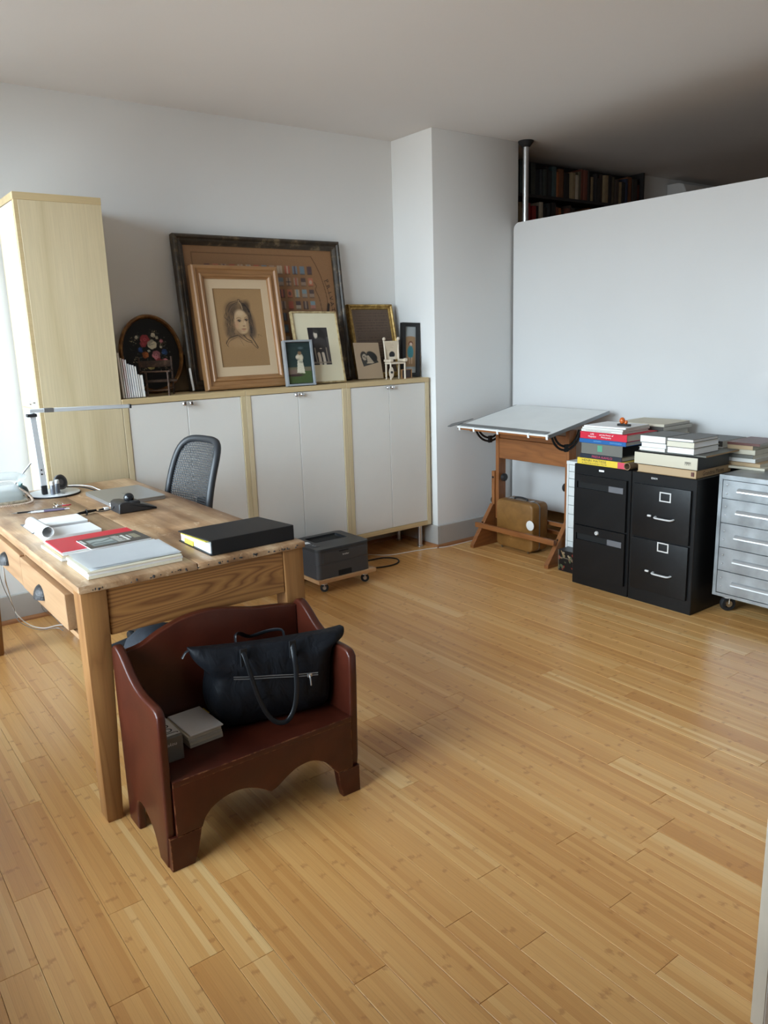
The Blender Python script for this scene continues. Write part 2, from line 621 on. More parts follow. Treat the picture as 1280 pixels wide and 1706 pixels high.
def red_paint():
    m, nt, bs = newmat('red_paint')
    c = nd(nt, 'TexCoord').outputs['Object']
    n1 = noise(nt, 9, 4, (1, 1, 1), c)
    base = ramp(nt, n1.outputs[0], [(0.3, srgb(58, 22, 13)), (0.7, srgb(74, 31, 19))])
    n2 = noise(nt, 55, 4, (1, 1, 1), c, 0.6)
    base = mix(nt, ramp(nt, n2.outputs[0], [(0.745, (0, 0, 0)), (0.77, (0.8, 0.8, 0.8))]), base, srgb(38, 14, 10))
    geo = nd(nt, 'NewGeometry')                               # paint rubbed off along the edges
    bv = nd(nt, 'Bevel', samples=6)
    bv.inputs['Radius'].default_value = 0.007
    dt_ = nd(nt, 'VectorMath', operation='DOT_PRODUCT')
    nt.links.new(bv.outputs[0], dt_.inputs[0])
    nt.links.new(geo.outputs['Normal'], dt_.inputs[1])
    wr = noise(nt, 40, 4, (1, 1, 1), c, 0.7)
    mu = nd(nt, 'Math', operation='MULTIPLY')
    nt.links.new(ramp(nt, dt_.outputs['Value'], [(0.86, (1, 1, 1)), (0.985, (0, 0, 0))]), mu.inputs[0])
    nt.links.new(ramp(nt, wr.outputs[0], [(0.48, (0, 0, 0)), (0.58, (1, 1, 1))]), mu.inputs[1])
    base = mix(nt, mu.outputs[0], base, srgb(150, 100, 66))
    nt.links.new(base, bs.inputs['Base Color'])
    bs.inputs['Roughness'].default_value = 0.33
    bump(nt, bs, n1.outputs[0], 0.12, 0.006)
    bs.inputs['Specular IOR Level'].default_value = 0.4
    MATS['red_paint'] = m
red_paint()

def bamboo():
    """one floor plank: narrow strips side by side, each with its own tone and dark knuckles"""
    m, nt, bs = newmat('bamboo')
    tcn = nd(nt, 'TexCoord').outputs['Object']
    oi = nd(nt, 'ObjectInfo')
    sep = nd(nt, 'SeparateXYZ')
    nt.links.new(tcn, sep.inputs[0])
    def mth(op, a, b=None, c=None):
        n = nd(nt, 'Math', operation=op)
        for i, v in enumerate((a, b, c)):
            if v is None: continue
            if isinstance(v, (int, float)): n.inputs[i].default_value = v
            else: nt.links.new(v, n.inputs[i])
        return n.outputs[0]
    rnd = oi.outputs['Random']
    xs = mth('DIVIDE', sep.outputs[0], 0.0183)
    cell = mth('FLOOR', mth('ADD', xs, mth('MULTIPLY', rnd, 0.7)))
    sid = mth('ADD', cell, mth('MULTIPLY', rnd, 917.0))
    wn = nd(nt, 'TexWhiteNoise', noise_dimensions='1D')
    nt.links.new(sid, wn.inputs['W'])
    sr = wn.outputs['Value']
    # fine fibres
    cmb = nd(nt, 'CombineXYZ')
    nt.links.new(mth('MULTIPLY', sep.outputs[0], 420.0), cmb.inputs[0])
    nt.links.new(mth('MULTIPLY', sep.outputs[1], 7.0), cmb.inputs[1])
    nt.links.new(mth('MULTIPLY', sid, 3.1), cmb.inputs[2])
    fb = nd(nt, 'TexNoise')
    fb.inputs['Scale'].default_value = 1.0
    fb.inputs['Detail'].default_value = 3
    nt.links.new(cmb.outputs[0], fb.inputs['Vector'])
    # knuckles: every ~0.3 m along each strip
    yy = mth('ADD', sep.outputs[1], mth('MULTIPLY', sr, 5.0))
    per = mth('ADD', 0.13, mth('MULTIPLY', sr, 0.17))
    ph = mth('MULTIPLY', mth('PINGPONG', yy, per), 1.0)
    cmb2 = nd(nt, 'CombineXYZ')
    nt.links.new(mth('MULTIPLY', sep.outputs[0], 130.0), cmb2.inputs[0])
    nt.links.new(mth('MULTIPLY', sep.outputs[1], 70.0), cmb2.inputs[1])
    nt.links.new(sid, cmb2.inputs[2])
    kn = nd(nt, 'TexNoise')
    kn.inputs['Scale'].default_value = 1.0
    kn.inputs['Detail'].default_value = 2
    nt.links.new(cmb2.outputs[0], kn.inputs['Vector'])
    kd = mth('ADD', ph, mth('MULTIPLY', mth('SUBTRACT', kn.outputs[0], 0.5), 0.035))
    kf = ramp(nt, kd, [(0.0, (0.5, 0.5, 0.5)), (0.003, (0.35, 0.35, 0.35)), (0.009, (0, 0, 0))])
    tone = mth('ADD', mth('MULTIPLY', sr, 0.55), mth('MULTIPLY', rnd, 0.45))
    base = ramp(nt, tone, [(0.10, srgb(196, 140, 80)), (0.45, srgb(209, 156, 94)), (0.75, srgb(216, 166, 104)), (0.97, srgb(229, 190, 132))])
    base = mix(nt, 0.30, base, ramp(nt, fb.outputs[0], [(0.3, (0.78, 0.74, 0.68)), (0.65, (1.06, 1.06, 1.05))]), 'MULTIPLY')
    base = mix(nt, kf, base, srgb(160, 104, 56))
    # strip seams
    fx = mth('FRACT', mth('ADD', xs, mth('MULTIPLY', rnd, 0.7)))
    ed = mth('MINIMUM', fx, mth('SUBTRACT', 1.0, fx))
    base = mix(nt, ramp(nt, ed, [(0.0, (0.25, 0.25, 0.25)), (0.05, (0, 0, 0))]), base, srgb(150, 98, 54))
    nt.links.new(base, bs.inputs['Base Color'])
    bs.inputs['Roughness'].default_value = 0.30
    bs.inputs['Specular IOR Level'].default_value = 0.5
    bump(nt, bs, fb.outputs[0], 0.03, 0.002)
    MATS['bamboo'] = m
bamboo()

def glass_pane():
    m, nt, bs = newmat('window_glass')
    nt.nodes.remove(bs)
    out = nt.nodes['Material Output']
    t = nd(nt, 'BsdfTransparent')
    t.inputs[0].default_value = (0.93, 0.96, 0.97, 1)
    g = nd(nt, 'BsdfGlossy')
    g.inputs['Roughness'].default_value = 0.02
    mx = nd(nt, 'MixShader')
    fr = nd(nt, 'Fresnel')
    fr.inputs[0].default_value = 1.45
    nt.links.new(fr.outputs[0], mx.inputs[0])
    nt.links.new(t.outputs[0], mx.inputs[1])
    nt.links.new(g.outputs[0], mx.inputs[2])
    nt.links.new(mx.outputs[0], out.inputs[0])
    MATS['window_glass'] = m
glass_pane()

def brushed_steel():
    m, nt, bs = newmat('galvanised_steel')
    c = nd(nt, 'TexCoord').outputs['Object']
    n1 = noise(nt, 14, 4, (1, 1, 1), c)
    nt.links.new(ramp(nt, n1.outputs[0], [(0.3, (0.31, 0.33, 0.34)), (0.7, (0.42, 0.44, 0.455))]), bs.inputs['Base Color'])
    bs.inputs['Metallic'].default_value = 0.9
    nt.links.new(ramp(nt, n1.outputs[0], [(0.3, (0.34, 0.34, 0.34)), (0.7, (0.46, 0.46, 0.46))]), bs.inputs['Roughness'])
    n2 = noise(nt, 260, 2, (1, 0.05, 1), c)
    bump(nt, bs, n2.outputs[0], 0.05, 0.002)
    MATS['galvanised_steel'] = m
brushed_steel()

# ------------------------------------------------------------------ the setting
fl = struct(obj('floor', bx((XL, YREAR, -0.12), (XFAR, YB, -0.0125)), 'dark_gap'))
PW, PL, X0P = 0.0925, 0.96, 0.444
KNOWN = {0: 1.851, -1: 1.560, 3: 1.776, 4: 1.267, 7: 1.268, 8: 1.102, 10: 0.858, 11: 1.055, 13: 1.140, 16: 1.257, 1: 2.513, -3: 1.794, 5: 1.874}
def px_of(x, y, z):
    v = Vector((x, y, z - CAMZ))
    d = v.dot(FW)
    return (640 + FPX * v.dot(RT) / d, 853 - FPX * v.dot(UP) / d, d)
planks, rest = [], []
k0 = int(math.floor((XL - X0P) / PW))
k1 = int(math.ceil((XFAR - X0P) / PW))
rp = random.Random(31)
for k in range(k0, k1):
    xa, xb = max(XL, X0P + k * PW), min(XFAR, X0P + (k + 1) * PW)
    if xb - xa < 0.01: continue
    j = KNOWN.get(k, rp.uniform(0, PL))
    y = j - PL * math.ceil((j - YREAR) / PL)
    while y < YB:
        ya, yb = max(y, YREAR), min(y + PL, YB)
        y += PL
        if yb - ya < 0.01: continue
        see = 0.0
        for tx in (xa, xb):
            for t in (0, 0.25, 0.5, 0.75, 1):
                u, v, d = px_of(tx, ya + (yb - ya) * t, 0)
                if d > 0.2 and -10 < u < 1290 and -10 < v < 1716:
                    see = max(see, 1.0 / d)
        if see and xb < 4.2:
            planks.append((see, xa, xb, ya, yb))
        else:
            rest.append((xa, xb, ya, yb))
planks.sort(reverse=True)
rest += [p[1:] for p in planks[300:]]
planks = planks[:300]
G = 0.00045
plank_mesh = {}
for (_, xa, xb, ya, yb) in planks:
    key = (round(xb - xa, 4), round(yb - ya, 4))
    if key not in plank_mesh:
        o = obj('plank', bx((xa + G, ya + G, -0.012), (xb - G, yb - G, 0), 0.0007, 1), 'bamboo', fl)
        plank_mesh[key] = o.data
    else:
        o = bpy.data.objects.new('plank', plank_mesh[key])
        link(o, fl)
        o.location = Vector(((xa + xb) / 2, (ya + yb) / 2, -0.006)) - ORG[fl.name]
bm = B()
for (xa, xb, ya, yb) in rest:
    box(bm, (xa + G, ya + G, -0.012), (xb - G, yb - G, 0))
struct(obj('plank_field', bm, 'bamboo', fl), 'stuff')

struct(obj('ceiling', bx((XL - 0.3, YREAR - 0.2, ZC), (XFAR + 0.2, YB + 0.3, ZC + 0.2)), 'ceiling_paint'))
struct(obj('wall_back', bx((XL - 0.3, YB, -0.12), (XFAR + 0.2, YB + 0.2, ZC)), 'wall_paint'))
struct(obj('wall_pillar', bx((XP, YP, -0.012), (XPR, YB, ZC), 0.004, 2), 'wall_paint', smooth=0.5))
struct(obj('wall_recess', bx((5.95, 4.29, -0.012), (XFAR, YB, ZC)), 'wall_paint'))
struct(obj('wall_right', bx((XFAR, YREAR - 0.2, -0.12), (XFAR + 0.2, YB, ZC)), 'wall_paint'))
pm('rear_wall', (0.16, 0.12, 0.10), 0.8, var=0.2, scale=6)
struct(obj('wall_rear', bx((XL - 0.3, YREAR - 0.2, -0.12), (XFAR, YREAR, ZC)), 'rear_wall'))
bm = B()
ys = YREAR
for (y0, y1, z0, z1) in WINDOWS:
    box(bm, (XL - 0.3, ys, -0.12), (XL, y0, ZC))
    box(bm, (XL - 0.3, y0, -0.12), (XL, y1, z0))
    box(bm, (XL - 0.3, y0, z1), (XL, y1, ZC))
    ys = y1
box(bm, (XL - 0.3, ys, -0.12), (XL, YB, ZC))
struct(obj('wall_left', bm, 'wall_paint'))
for i, (y0, y1, z0, z1) in enumerate(WINDOWS):
    wn_ = thing('window_%d' % (i + 1), None, None, (XL - 0.12, (y0 + y1) / 2, z0))
    struct(wn_)
    t = 0.05
    for lo, hi in (((XL - 0.15, y0, z0), (XL - 0.09, y0 + t, z1)), ((XL - 0.15, y1 - t, z0), (XL - 0.09, y1, z1)),
                   ((XL - 0.15, y0 + t, z0), (XL - 0.09, y1 - t, z0 + t)), ((XL - 0.15, y0 + t, z1 - t), (XL - 0.09, y1 - t, z1)),
                   ((XL - 0.14, y0 + t, (z0 + z1) / 2 - 0.03), (XL - 0.10, y1 - t, (z0 + z1) / 2 + 0.03))):
        obj('window_frame', bx(lo, hi, 0.003, 1), 'white_paint', wn_)
    for za, zb in ((z0 + t, (z0 + z1) / 2 - 0.03), ((z0 + z1) / 2 + 0.03, z1 - t)):
        obj('pane', bx((XL - 0.123, y0 + t, za), (XL - 0.119, y1 - t, zb)), 'window_glass', wn_)

BH = 0.15
def baseboard(side, lo, hi, m='baseboard_grey'):
    return struct(obj('baseboard_' + side, bx(lo, hi, 0.003, 1), m))
baseboard('back', (XL, YB - 0.016, 0), (XP - 0.016, YB, BH))
baseboard('pillar_side', (XP - 0.016, YP - 0.016, 0), (XP, YB, BH))
baseboard('pillar_front', (XP, YP - 0.016, 0), (XPR, YP, BH))
def qround(n, pts, r, ax, a, b):
    struct(obj('trim_%d' % n, prism(B(), pts, ax, a, b), 'quarter_round', smooth=0.5))
qr = lambda cy, s, r: [(cy, 0)] + [(cy + s * r * math.cos(math.radians(a)), r * math.sin(math.radians(a))) for a in (0, 22, 45, 67, 90)]
qround(1, qr(YB - 0.016, -1, 0.02), 0.02, 0, XL, XP - 0.036)
qround(2, qr(YP - 0.016, -1, 0.02), 0.02, 0, XP - 0.016, XPR)
qround(3, qr(XP - 0.016, -1, 0.02), 0.02, 1, YP - 0.036, YB - 0.036)
# white strip where the pillar wall meets the baseboard
# open door leaf, its edge at the right border of the view
door = thing('door_1', None, None, (1.80, 0.64, 0))
struct(door)
obj('leaf', bx((1.41, 0.628, 0.008), (2.20, 0.656, 2.03), 0.002, 1), 'white_paint', door)
pm('door_edge_wood', srgb(176, 164, 148), 0.55, var=0.12, scale=14, stretch=(1, 1, 0.2))
obj('edge_strip', bx((1.407, 0.629, 0.008), (1.4105, 0.655, 2.03)), 'door_edge_wood', door)

# ------------------------------------------------------------------ cabinets along the back wall
YF, CT, CB = 4.045, 1.167, 0.158            # low cabinet front, top, underside
def knob(parent, p, d=(0, -1, 0)):
    return obj('knob', lathe(B(), [(0.0, 0.0), (0.006, 0.0), (0.005, 0.010), (0.011, 0.015), (0.0125, 0.021), (0.009, 0.026), (0, 0.0275)], p, d, 16), 'chrome', parent, 0.6)

LOWX = [1.347, 2.053, 2.745, 3.414]
LOWL = ['white two-door low cabinet with maple frame beside the tall maple cabinet',
        'white two-door low cabinet with maple frame, middle of the three',
        'white two-door low cabinet with maple frame beside the white pillar']
for i in range(3):
    xa, xb = LOWX[i] + 0.0008, LOWX[i + 1] - 0.0008
    c = thing('low_cabinet', LOWL[i], 'cabinet', ((xa + xb) / 2, (YF + YB) / 2, 0), group='low cabinets along the back wall')
    t = 0.030
    yb = YB - 0.018
    obj('side_panel', bx((xa, YF, CB), (xa + t, yb, CT - t), 0.001, 1), 'maple', c)
    obj('side_panel', bx((xb - t, YF, CB), (xb, yb, CT - t), 0.001, 1), 'maple', c)
    obj('top_panel', bx((xa, YF - 0.002, CT - t), (xb, yb, CT), 0.0015, 1), 'maple_edge', c)
    obj('bottom_panel', bx((xa + t, YF, CB), (xb - t, yb, CB + t), 0.001, 1), 'maple_edge', c)
    obj('back_panel', bx((xa + t, yb - 0.012, CB + t), (xb - t, yb, CT - t)), 'white_laminate', c)
    xm = (xa + xb) / 2
    for s in (0, 1):
        d0, d1 = ((xa + t + 0.002, xm - 0.0015), (xm + 0.0015, xb - t - 0.002))[s]
        d = obj('door', bx((d0, YF + 0.003, CB + t + 0.002), (d1, YF + 0.021, CT - t - 0.003), 0.0012, 1), 'white_laminate', c)
        kx = (d1 - 0.018, d0 + 0.018)[s]
        knob(d, (kx, YF + 0.003, 1.121))
    for lx in (xa + 0.06, xb - 0.06):
        for ly in (YF + 0.055, yb - 0.06):
            obj('leg', lathe(B(), [(0, 0), (0.021, 0), (0.021, 0.006), (0.016, 0.010), (0.016, CB - 0.001), (0, CB - 0.001)], (lx, ly, 0), (0, 0, 1), 20), 'alu', c, 0.6)

TX0, TX1, TZ = 0.9418, 1.345, 2.142
c = thing('tall_cabinet', 'tall cabinet with a maple side and white doors facing left', 'cabinet', ((TX0 + TX1) / 2, (YF + YB) / 2, 0))
t = 0.025
yb = YB - 0.018
obj('side_panel', bx((TX0 + 0.022, YF, CB), (TX1, YF + t, TZ - 0.033), 0.001, 1), 'maple', c)
obj('side_panel', bx((TX0 + 0.003, yb - t, CB), (TX1, yb, TZ - 0.033), 0.001, 1), 'maple', c)
obj('top_panel', bx((TX0, YF - 0.002, TZ - 0.033), (TX1 + 0.001, yb, TZ), 0.0015, 1), 'maple_edge', c)
obj('back_panel', bx((TX1 - 0.016, YF + t, CB), (TX1, yb - t, TZ - 0.033)), 'maple', c)
obj('bottom_panel', bx((TX0 + 0.003, YF + t, CB), (TX1 - 0.016, yb - t, CB + 0.03)), 'maple_edge', c)
obj('divider', bx((TX0 + 0.004, YF + t, 1.128), (TX1 - 0.016, yb - t, 1.163)), 'maple_edge', c)
for lx in (TX0 + 0.06, TX1 - 0.06):
    for ly in (YF + 0.055, yb - 0.06):
        obj('leg', lathe(B(), [(0, 0), (0.021, 0), (0.021, 0.006), (0.016, 0.010), (0.016, CB - 0.001), (0, CB - 0.001)], (lx, ly, 0), (0, 0, 1), 20), 'alu', c, 0.6)
obj('edge_band', bx((TX0 + 0.003, YF + 0.0005, CB), (TX0 + 0.022, YF + t, TZ - 0.033), 0.001, 1), 'maple_edge', c)
for z0, z1, kz in ((CB + 0.012, 1.142, 1.115), (1.149, TZ - 0.036, 1.178)):
    d = obj('door', bx((TX0 + 0.001, YF + t + 0.003, z0), (TX0 + 0.02, yb - t - 0.003, z1), 0.0012, 1), 'white_laminate', c)
    knob(d, (TX0 + 0.001, YF + 0.058, kz), (-1, 0, 0))

# ------------------------------------------------------------------ old pine desk
DX0, DX1, DY0, DY1, DZ = 0.566, 1.324, 2.240, 4.004, 0.767
desk = thing('pine_desk', 'worn pine desk with drawers and cup pulls in front of the tall cabinet', 'desk', ((DX0 + DX1) / 2, (DY0 + DY1) / 2, 0))
rk = random.Random(5)
def worn_board(x0, x1, y0, y1, z0, z1):
    """table-top board with knocked, uneven edges"""
    bm = bx((x0, y0, z0), (x1, y1, z1))
    es = [e for e in bm.edges if abs(e.verts[0].co.x - e.verts[1].co.x) < 1e-6 and abs(e.verts[0].co.z - e.verts[1].co.z) < 1e-6]
    bmesh.ops.subdivide_edges(bm, edges=es, cuts=44)
    es = [e for e in bm.edges if abs(e.verts[0].co.y - e.verts[1].co.y) < 1e-6 and abs(e.verts[0].co.z - e.verts[1].co.z) < 1e-6]
    bmesh.ops.subdivide_edges(bm, edges=es, cuts=9)
    outer = [e for e in bm.edges if len(e.link_faces) == 2 and e.calc_face_angle(0) > 1.0]
    bmesh.ops.bevel(bm, geom=outer, offset=0.0035, segments=2, affect='EDGES', profile=0.5)
    for v in bm.verts:
        if v.co.z > z1 - 0.006 and (v.co.y < y0 + 0.005 or v.co.x < x0 + 0.005):
            if rk.random() < 0.35:
                v.co.z -= rk.random() * 0.0025
                if x0 < DX0 + 0.01 and v.co.x < x0 + 0.005: v.co.x += rk.random() * 0.003
                if v.co.y < y0 + 0.005: v.co.y += rk.random() * 0.003
    return bm
xm = 0.931
obj('top_board', worn_board(DX0, xm - 0.0008, DY0, DY1, 0.745, DZ), 'pine_top', desk, 0.7)
obj('top_board', worn_board(xm + 0.0008, DX1, DY0, DY1, 0.745, DZ), 'pine_top', desk, 0.7)
def leg(xo, yo, sx_, sy_):
    """square leg, outer corner upright, inner faces tapering"""
    bm = B()
    rings = []
    for z, wx, wy in ((0.0, 0.045, 0.056), (0.012, 0.050, 0.060), (0.55, 0.073, 0.073), (0.7449, 0.076, 0.074)):
        s = 0.004 if z == 0 else 0
        xi, yi = xo + sx_ * wx, yo + sy_ * wy
        q = [(xo + sx_ * s, yo + sy_ * s), (xi, yo + sy_ * s), (xi, yi), (xo + sx_ * s, yi)]
        rings.append([(a, b, z) for a, b in q])
    loft(bm, rings)
    es = [e for e in bm.edges if abs(e.verts[0].co.z - e.verts[1].co.z) > 0.1]
    bmesh.ops.bevel(bm, geom=es, offset=0.003, segments=2, affect='EDGES', profile=0.5)
    return obj('leg', bm, 'pine_v', desk, 0.6)
leg(DX0 + 0.005, DY0 + 0.008, 1, 1)
leg(DX1 - 0.006, DY0 + 0.008, -1, 1)
leg(DX0 + 0.005, DY1 - 0.008, 1, -1)
leg(DX1 - 0.006, DY1 - 0.008, -1, -1)
xi0, xi1 = DX0 + 0.0815, DX1 - 0.0825
obj('apron', bx((xi0, DY0 + 0.014, 0.598), (xi1, DY0 + 0.036, 0.7448), 0.002, 1), 'pine', desk)
obj('apron', bx((xi0, DY1 - 0.036, 0.598), (xi1, DY1 - 0.014, 0.7448), 0.002, 1), 'pine', desk)
obj('apron', bx((DX1 - 0.034, DY0 + 0.083, 0.598), (DX1 - 0.012, DY1 - 0.083, 0.7448), 0.002, 1), 'pine_y', desk)
# drawer side (faces the windows)
ya, yb = DY0 + 0.083, DY1 - 0.083
obj('rail', bx((DX0 + 0.008, ya, 0.722), (DX0 + 0.03, yb, 0.7448), 0.001, 1), 'pine_y', desk)
obj('rail', bx((DX0 + 0.006, ya, 0.582), (DX0 + 0.03, yb, 0.600), 0.001, 1), 'pine_y', desk)
obj('inner_panel', bx((DX0 + 0.034, ya, 0.600), (DX0 + 0.05, yb, 0.722)), 'dark_gap', desk)
pm('cast_iron', (0.045, 0.042, 0.042), 0.45, 0.6, var=0.5, scale=60, bmp=0.5, bscale=160)
def cup_pull(parent, y, z):
    bm = B()
    n, m = 12, 6
    rings = []
    for j in range(m + 1):
        f = math.pi / 2 * j / m                     # 0 at the rim, 90 at the top against the drawer
        ring = []
        for k in range(n + 1):
            a = math.pi * k / n
            ring.append((DX0 - 0.006 - 0.030 * math.sin(a) * math.cos(f), y + 0.046 * math.cos(a), z - 0.018 + 0.045 * math.sin(f) * math.sin(a) ** 0.7))
        rings.append(ring)
    loft(bm, rings, False, False)
    bmesh.ops.solidify(bm, geom=list(bm.faces), thickness=0.003)
    return obj('cup_pull', bm, 'cast_iron', parent, 0.9)
for (a, b, out) in ((2.362, 2.925, 0.008), (2.948, 3.42, 0.004), (3.444, 3.90, 0.002)):
    d = obj('drawer', bx((DX0 - 0.004 - out, a, 0.604), (DX0 + 0.033, b, 0.718), 0.002, 1), 'pine_y', desk)
    cup_pull(d, (a + b) / 2 + 0.02, 0.652)
for yq in ((DY0 + 0.083, 2.333), (2.930, 2.943), (3.424, 3.440), (3.904, DY1 - 0.083)):
    obj('stile', bx((DX0 + 0.008, yq[0], 0.600), (DX0 + 0.03, yq[1], 0.722), 0.001, 1), 'pine_v', desk)
# worm and nail holes in the table edge
bm = B()
for _ in range(46):
    x = rk.uniform(DX0 + 0.02, DX1 - 0.02)
    r = rk.uniform(0.0012, 0.0034)
    cyl(bm, (x, DY0 + 0.001, rk.uniform(0.749, 0.760)), (x, DY0 - 0.0004, rk.uniform(0.749, 0.760)), r, seg=7)
struct(obj('nail_marks', bm, 'ink', desk), 'stuff')

# ------------------------------------------------------------------ red bench with its load
bench = thing('settle_bench', 'low dark red painted settle bench with scalloped front against the desk end', 'bench', (0.96, 2.07, 0))
side = [(2.236, 0.0), (2.236, 0.556)] + spl2([(2.232, 0.568), (2.215, 0.580), (2.19, 0.581), (2.155, 0.563), (2.10, 0.524), (2.05, 0.502), (2.0, 0.493), (1.945, 0.492), (1.912, 0.487), (1.896, 0.470)], 5) + \
       [(1.897, 0.40), (1.902, 0.27), (1.908, 0.12), (1.926, 0.0), (1.985, 0.0)] + spl2([(1.992, 0.02), (2.015, 0.066), (2.055, 0.098), (2.10, 0.113), (2.135, 0.104), (2.150, 0.07), (2.154, 0.02)], 4) + [(2.156, 0.0)]
def side_board(xa, xb):
    bm = B()
    prism(bm, side, 0, xa, xb, 0.008, 3)
    return obj('side_board', bm, 'red_paint', bench, 0.9)
side_board(0.636, 0.661)
side_board(1.256, 1.284)
arch = spl2([(0.737, 0.104), (0.75, 0.130), (0.775, 0.153), (0.82, 0.169), (0.871, 0.169), (0.92, 0.150), (0.958, 0.124)], 4) + \
       spl2([(0.962, 0.124), (0.985, 0.133), (1.011, 0.149), (1.05, 0.167), (1.098, 0.171), (1.14, 0.155), (1.163, 0.136), (1.185, 0.108), (1.198, 0.092)], 4)
fb = [(0.6615, 0.268), (0.6615, 0.104)] + arch + [(1.2555, 0.092), (1.2555, 0.268)]
obj('front_board', prism(B(), fb, 1, 1.899, 1.921, 0.003, 2), 'red_paint', bench, 0.9)
obj('foot', prism(B(), [(0.640, 0.0), (0.706, 0.0), (0.722, 0.04), (0.736, 0.1025), (0.640, 0.1025)], 1, 1.900, 1.929, 0.004, 2), 'red_paint', bench, 0.9)
obj('foot', prism(B(), [(1.216, 0.0), (1.281, 0.0), (1.281, 0.091), (1.199, 0.091), (1.206, 0.04)], 1, 1.900, 1.929, 0.004, 2), 'red_paint', bench, 0.9)
obj('seat', bx((0.6615, 1.898, 0.252), (1.2555, 2.204, 0.270), 0.003, 2), 'red_paint', bench, 0.9)
bt = spl2([(0.669, 0.553), (0.72, 0.562), (0.775, 0.588), (0.854, 0.613), (0.935, 0.620), (0.996, 0.613), (1.05, 0.600), (1.102, 0.588), (1.192, 0.576), (1.251, 0.565)], 4)
obj('back_board', prism(B(), [(0.6615, 0.10), (0.6615, 0.552)] + bt + [(1.2555, 0.563), (1.2555, 0.10)], 1, 2.2045, 2.234, 0.006, 3), 'red_paint', bench, 0.9)

# boxed book standing by the arm, and papers
pm('grey_box', (0.155, 0.145, 0.13), 0.55, var=0.05)
pm('cover_pale', (0.72, 0.72, 0.70), 0.5)
jb = thing('boxed_book', 'grey boxed book lettered in black by the bench arm', 'book', (0.711, 2.085, 0.271))
obj('slipcase', bx((0.664, 2.003, 0.271), (0.742, 2.198, 0.345), 0.001, 1), 'grey_box', jb)
obj('cover', bx((0.6645, 2.016, 0.345), (0.7415, 2.197, 0.3475), 0.0008, 1), 'cover_pale', jb)
text('JOURNAL', jb, 'ink', (0.717, 2.100, 0.3478), (0, 1, 0), (-1, 0, 0), width=0.160, height=0.042)
text('noya', jb, 'ink_white', (0.708, 2.0028, 0.326), (-1, 0, 0), (0, 0, -1), width=0.030, height=0.010)
def sheet_stack(name, label, cat, x0, x1, y0, y1, z0, hs, mats, rot=0.0, group=None):
    """loose stack of bound sheets, each part a little askew"""
    cx, cy = (x0 + x1) / 2, (y0 + y1) / 2
    st = thing(name, label, cat, (cx, cy, z0), (0, 0, rot), group, world=False)
    z = 0.0
    rr = random.Random(name + label)
    for h, m in zip(hs, mats):
        dx, dy = rr.uniform(-.004, .004), rr.uniform(-.004, .004)
        obj('sheaf', bx((-(x1 - x0) / 2 + dx, -(y1 - y0) / 2 + dy, z), ((x1 - x0) / 2 + dx, (y1 - y0) / 2 + dy, z + h - 0.0004), 0.0012, 1), m, st, 0.6)
        z += h
    return st
ps = sheet_stack('paper_stack', 'stack of white paper pads with a yellow tab on the red bench', 'papers', 0.772, 0.880, 2.040, 2.200, 0.271, [0.010, 0.009, 0.009, 0.010, 0.005], ['pages_grey', 'pages', 'pages_grey', 'pages', 'paper_white'], 0.04)
pm('tab_yellow', (0.80, 0.66, 0.10), 0.6)
obj('tab', bx((0.046, 0.02, 0.0388), (0.062, 0.062, 0.0398)), 'tab_yellow', ps, label='yellow index tab')

# tote bag
def tote_mats():
    m, nt, bs = newmat('nylon_black')
    c = nd(nt, 'TexCoord').outputs['Object']
    bs.inputs['Base Color'].default_value = (0.0055, 0.0062, 0.0085, 1)
    bs.inputs['Roughness'].default_value = 0.6
    bs.inputs['Specular IOR Level'].default_value = 0.18
    n1 = noise(nt, 16, 3, (1, 1, 0.7), c, 0.5, 0.6)
    bump(nt, bs, n1.outputs[0], 0.5, 0.02)
    MATS['nylon_black'] = m
tote_mats()
pm('strap_black', (0.008, 0.009, 0.011), 0.4, bmp=0.1, bscale=200, spec=0.3)
bag = thing('tote_bag', 'black nylon tote bag with silver zip slumped on the red bench', 'bag', (1.08, 2.10, 0.271))
rings = []
NB = 40
#      z(left) z(right)  xl     xr    yfront(l,r)   yback
lev = [(0.271, 0.271, 0.925, 1.238, 2.085, 2.020, 2.175, 2.175), (0.280, 0.280, 0.905, 1.245, 2.060, 1.990, 2.190, 2.190), (0.32, 0.315, 0.884, 1.248, 2.046, 1.965, 2.198, 2.190),
       (0.37, 0.36, 0.872, 1.249, 2.040, 1.955, 2.199, 2.180), (0.42, 0.405, 0.880, 1.249, 2.044, 1.950, 2.197, 2.165), (0.448, 0.440, 0.890, 1.249, 2.052, 1.950, 2.190, 2.145),
       (0.470, 0.468, 0.866, 1.249, 2.054, 1.950, 2.182, 2.120), (0.505, 0.494, 0.842, 1.254, 2.060, 1.950, 2.165, 2.075), (0.530, 0.506, 0.828, 1.294, 2.072, 1.954, 2.145, 2.035), (0.552, 0.530, 0.820, 1.302, 2.084, 1.962, 2.130, 2.022), (0.557, 0.536, 0.820, 1.302, 2.092, 1.970, 2.124, 2.016)]
rb = random.Random(3)
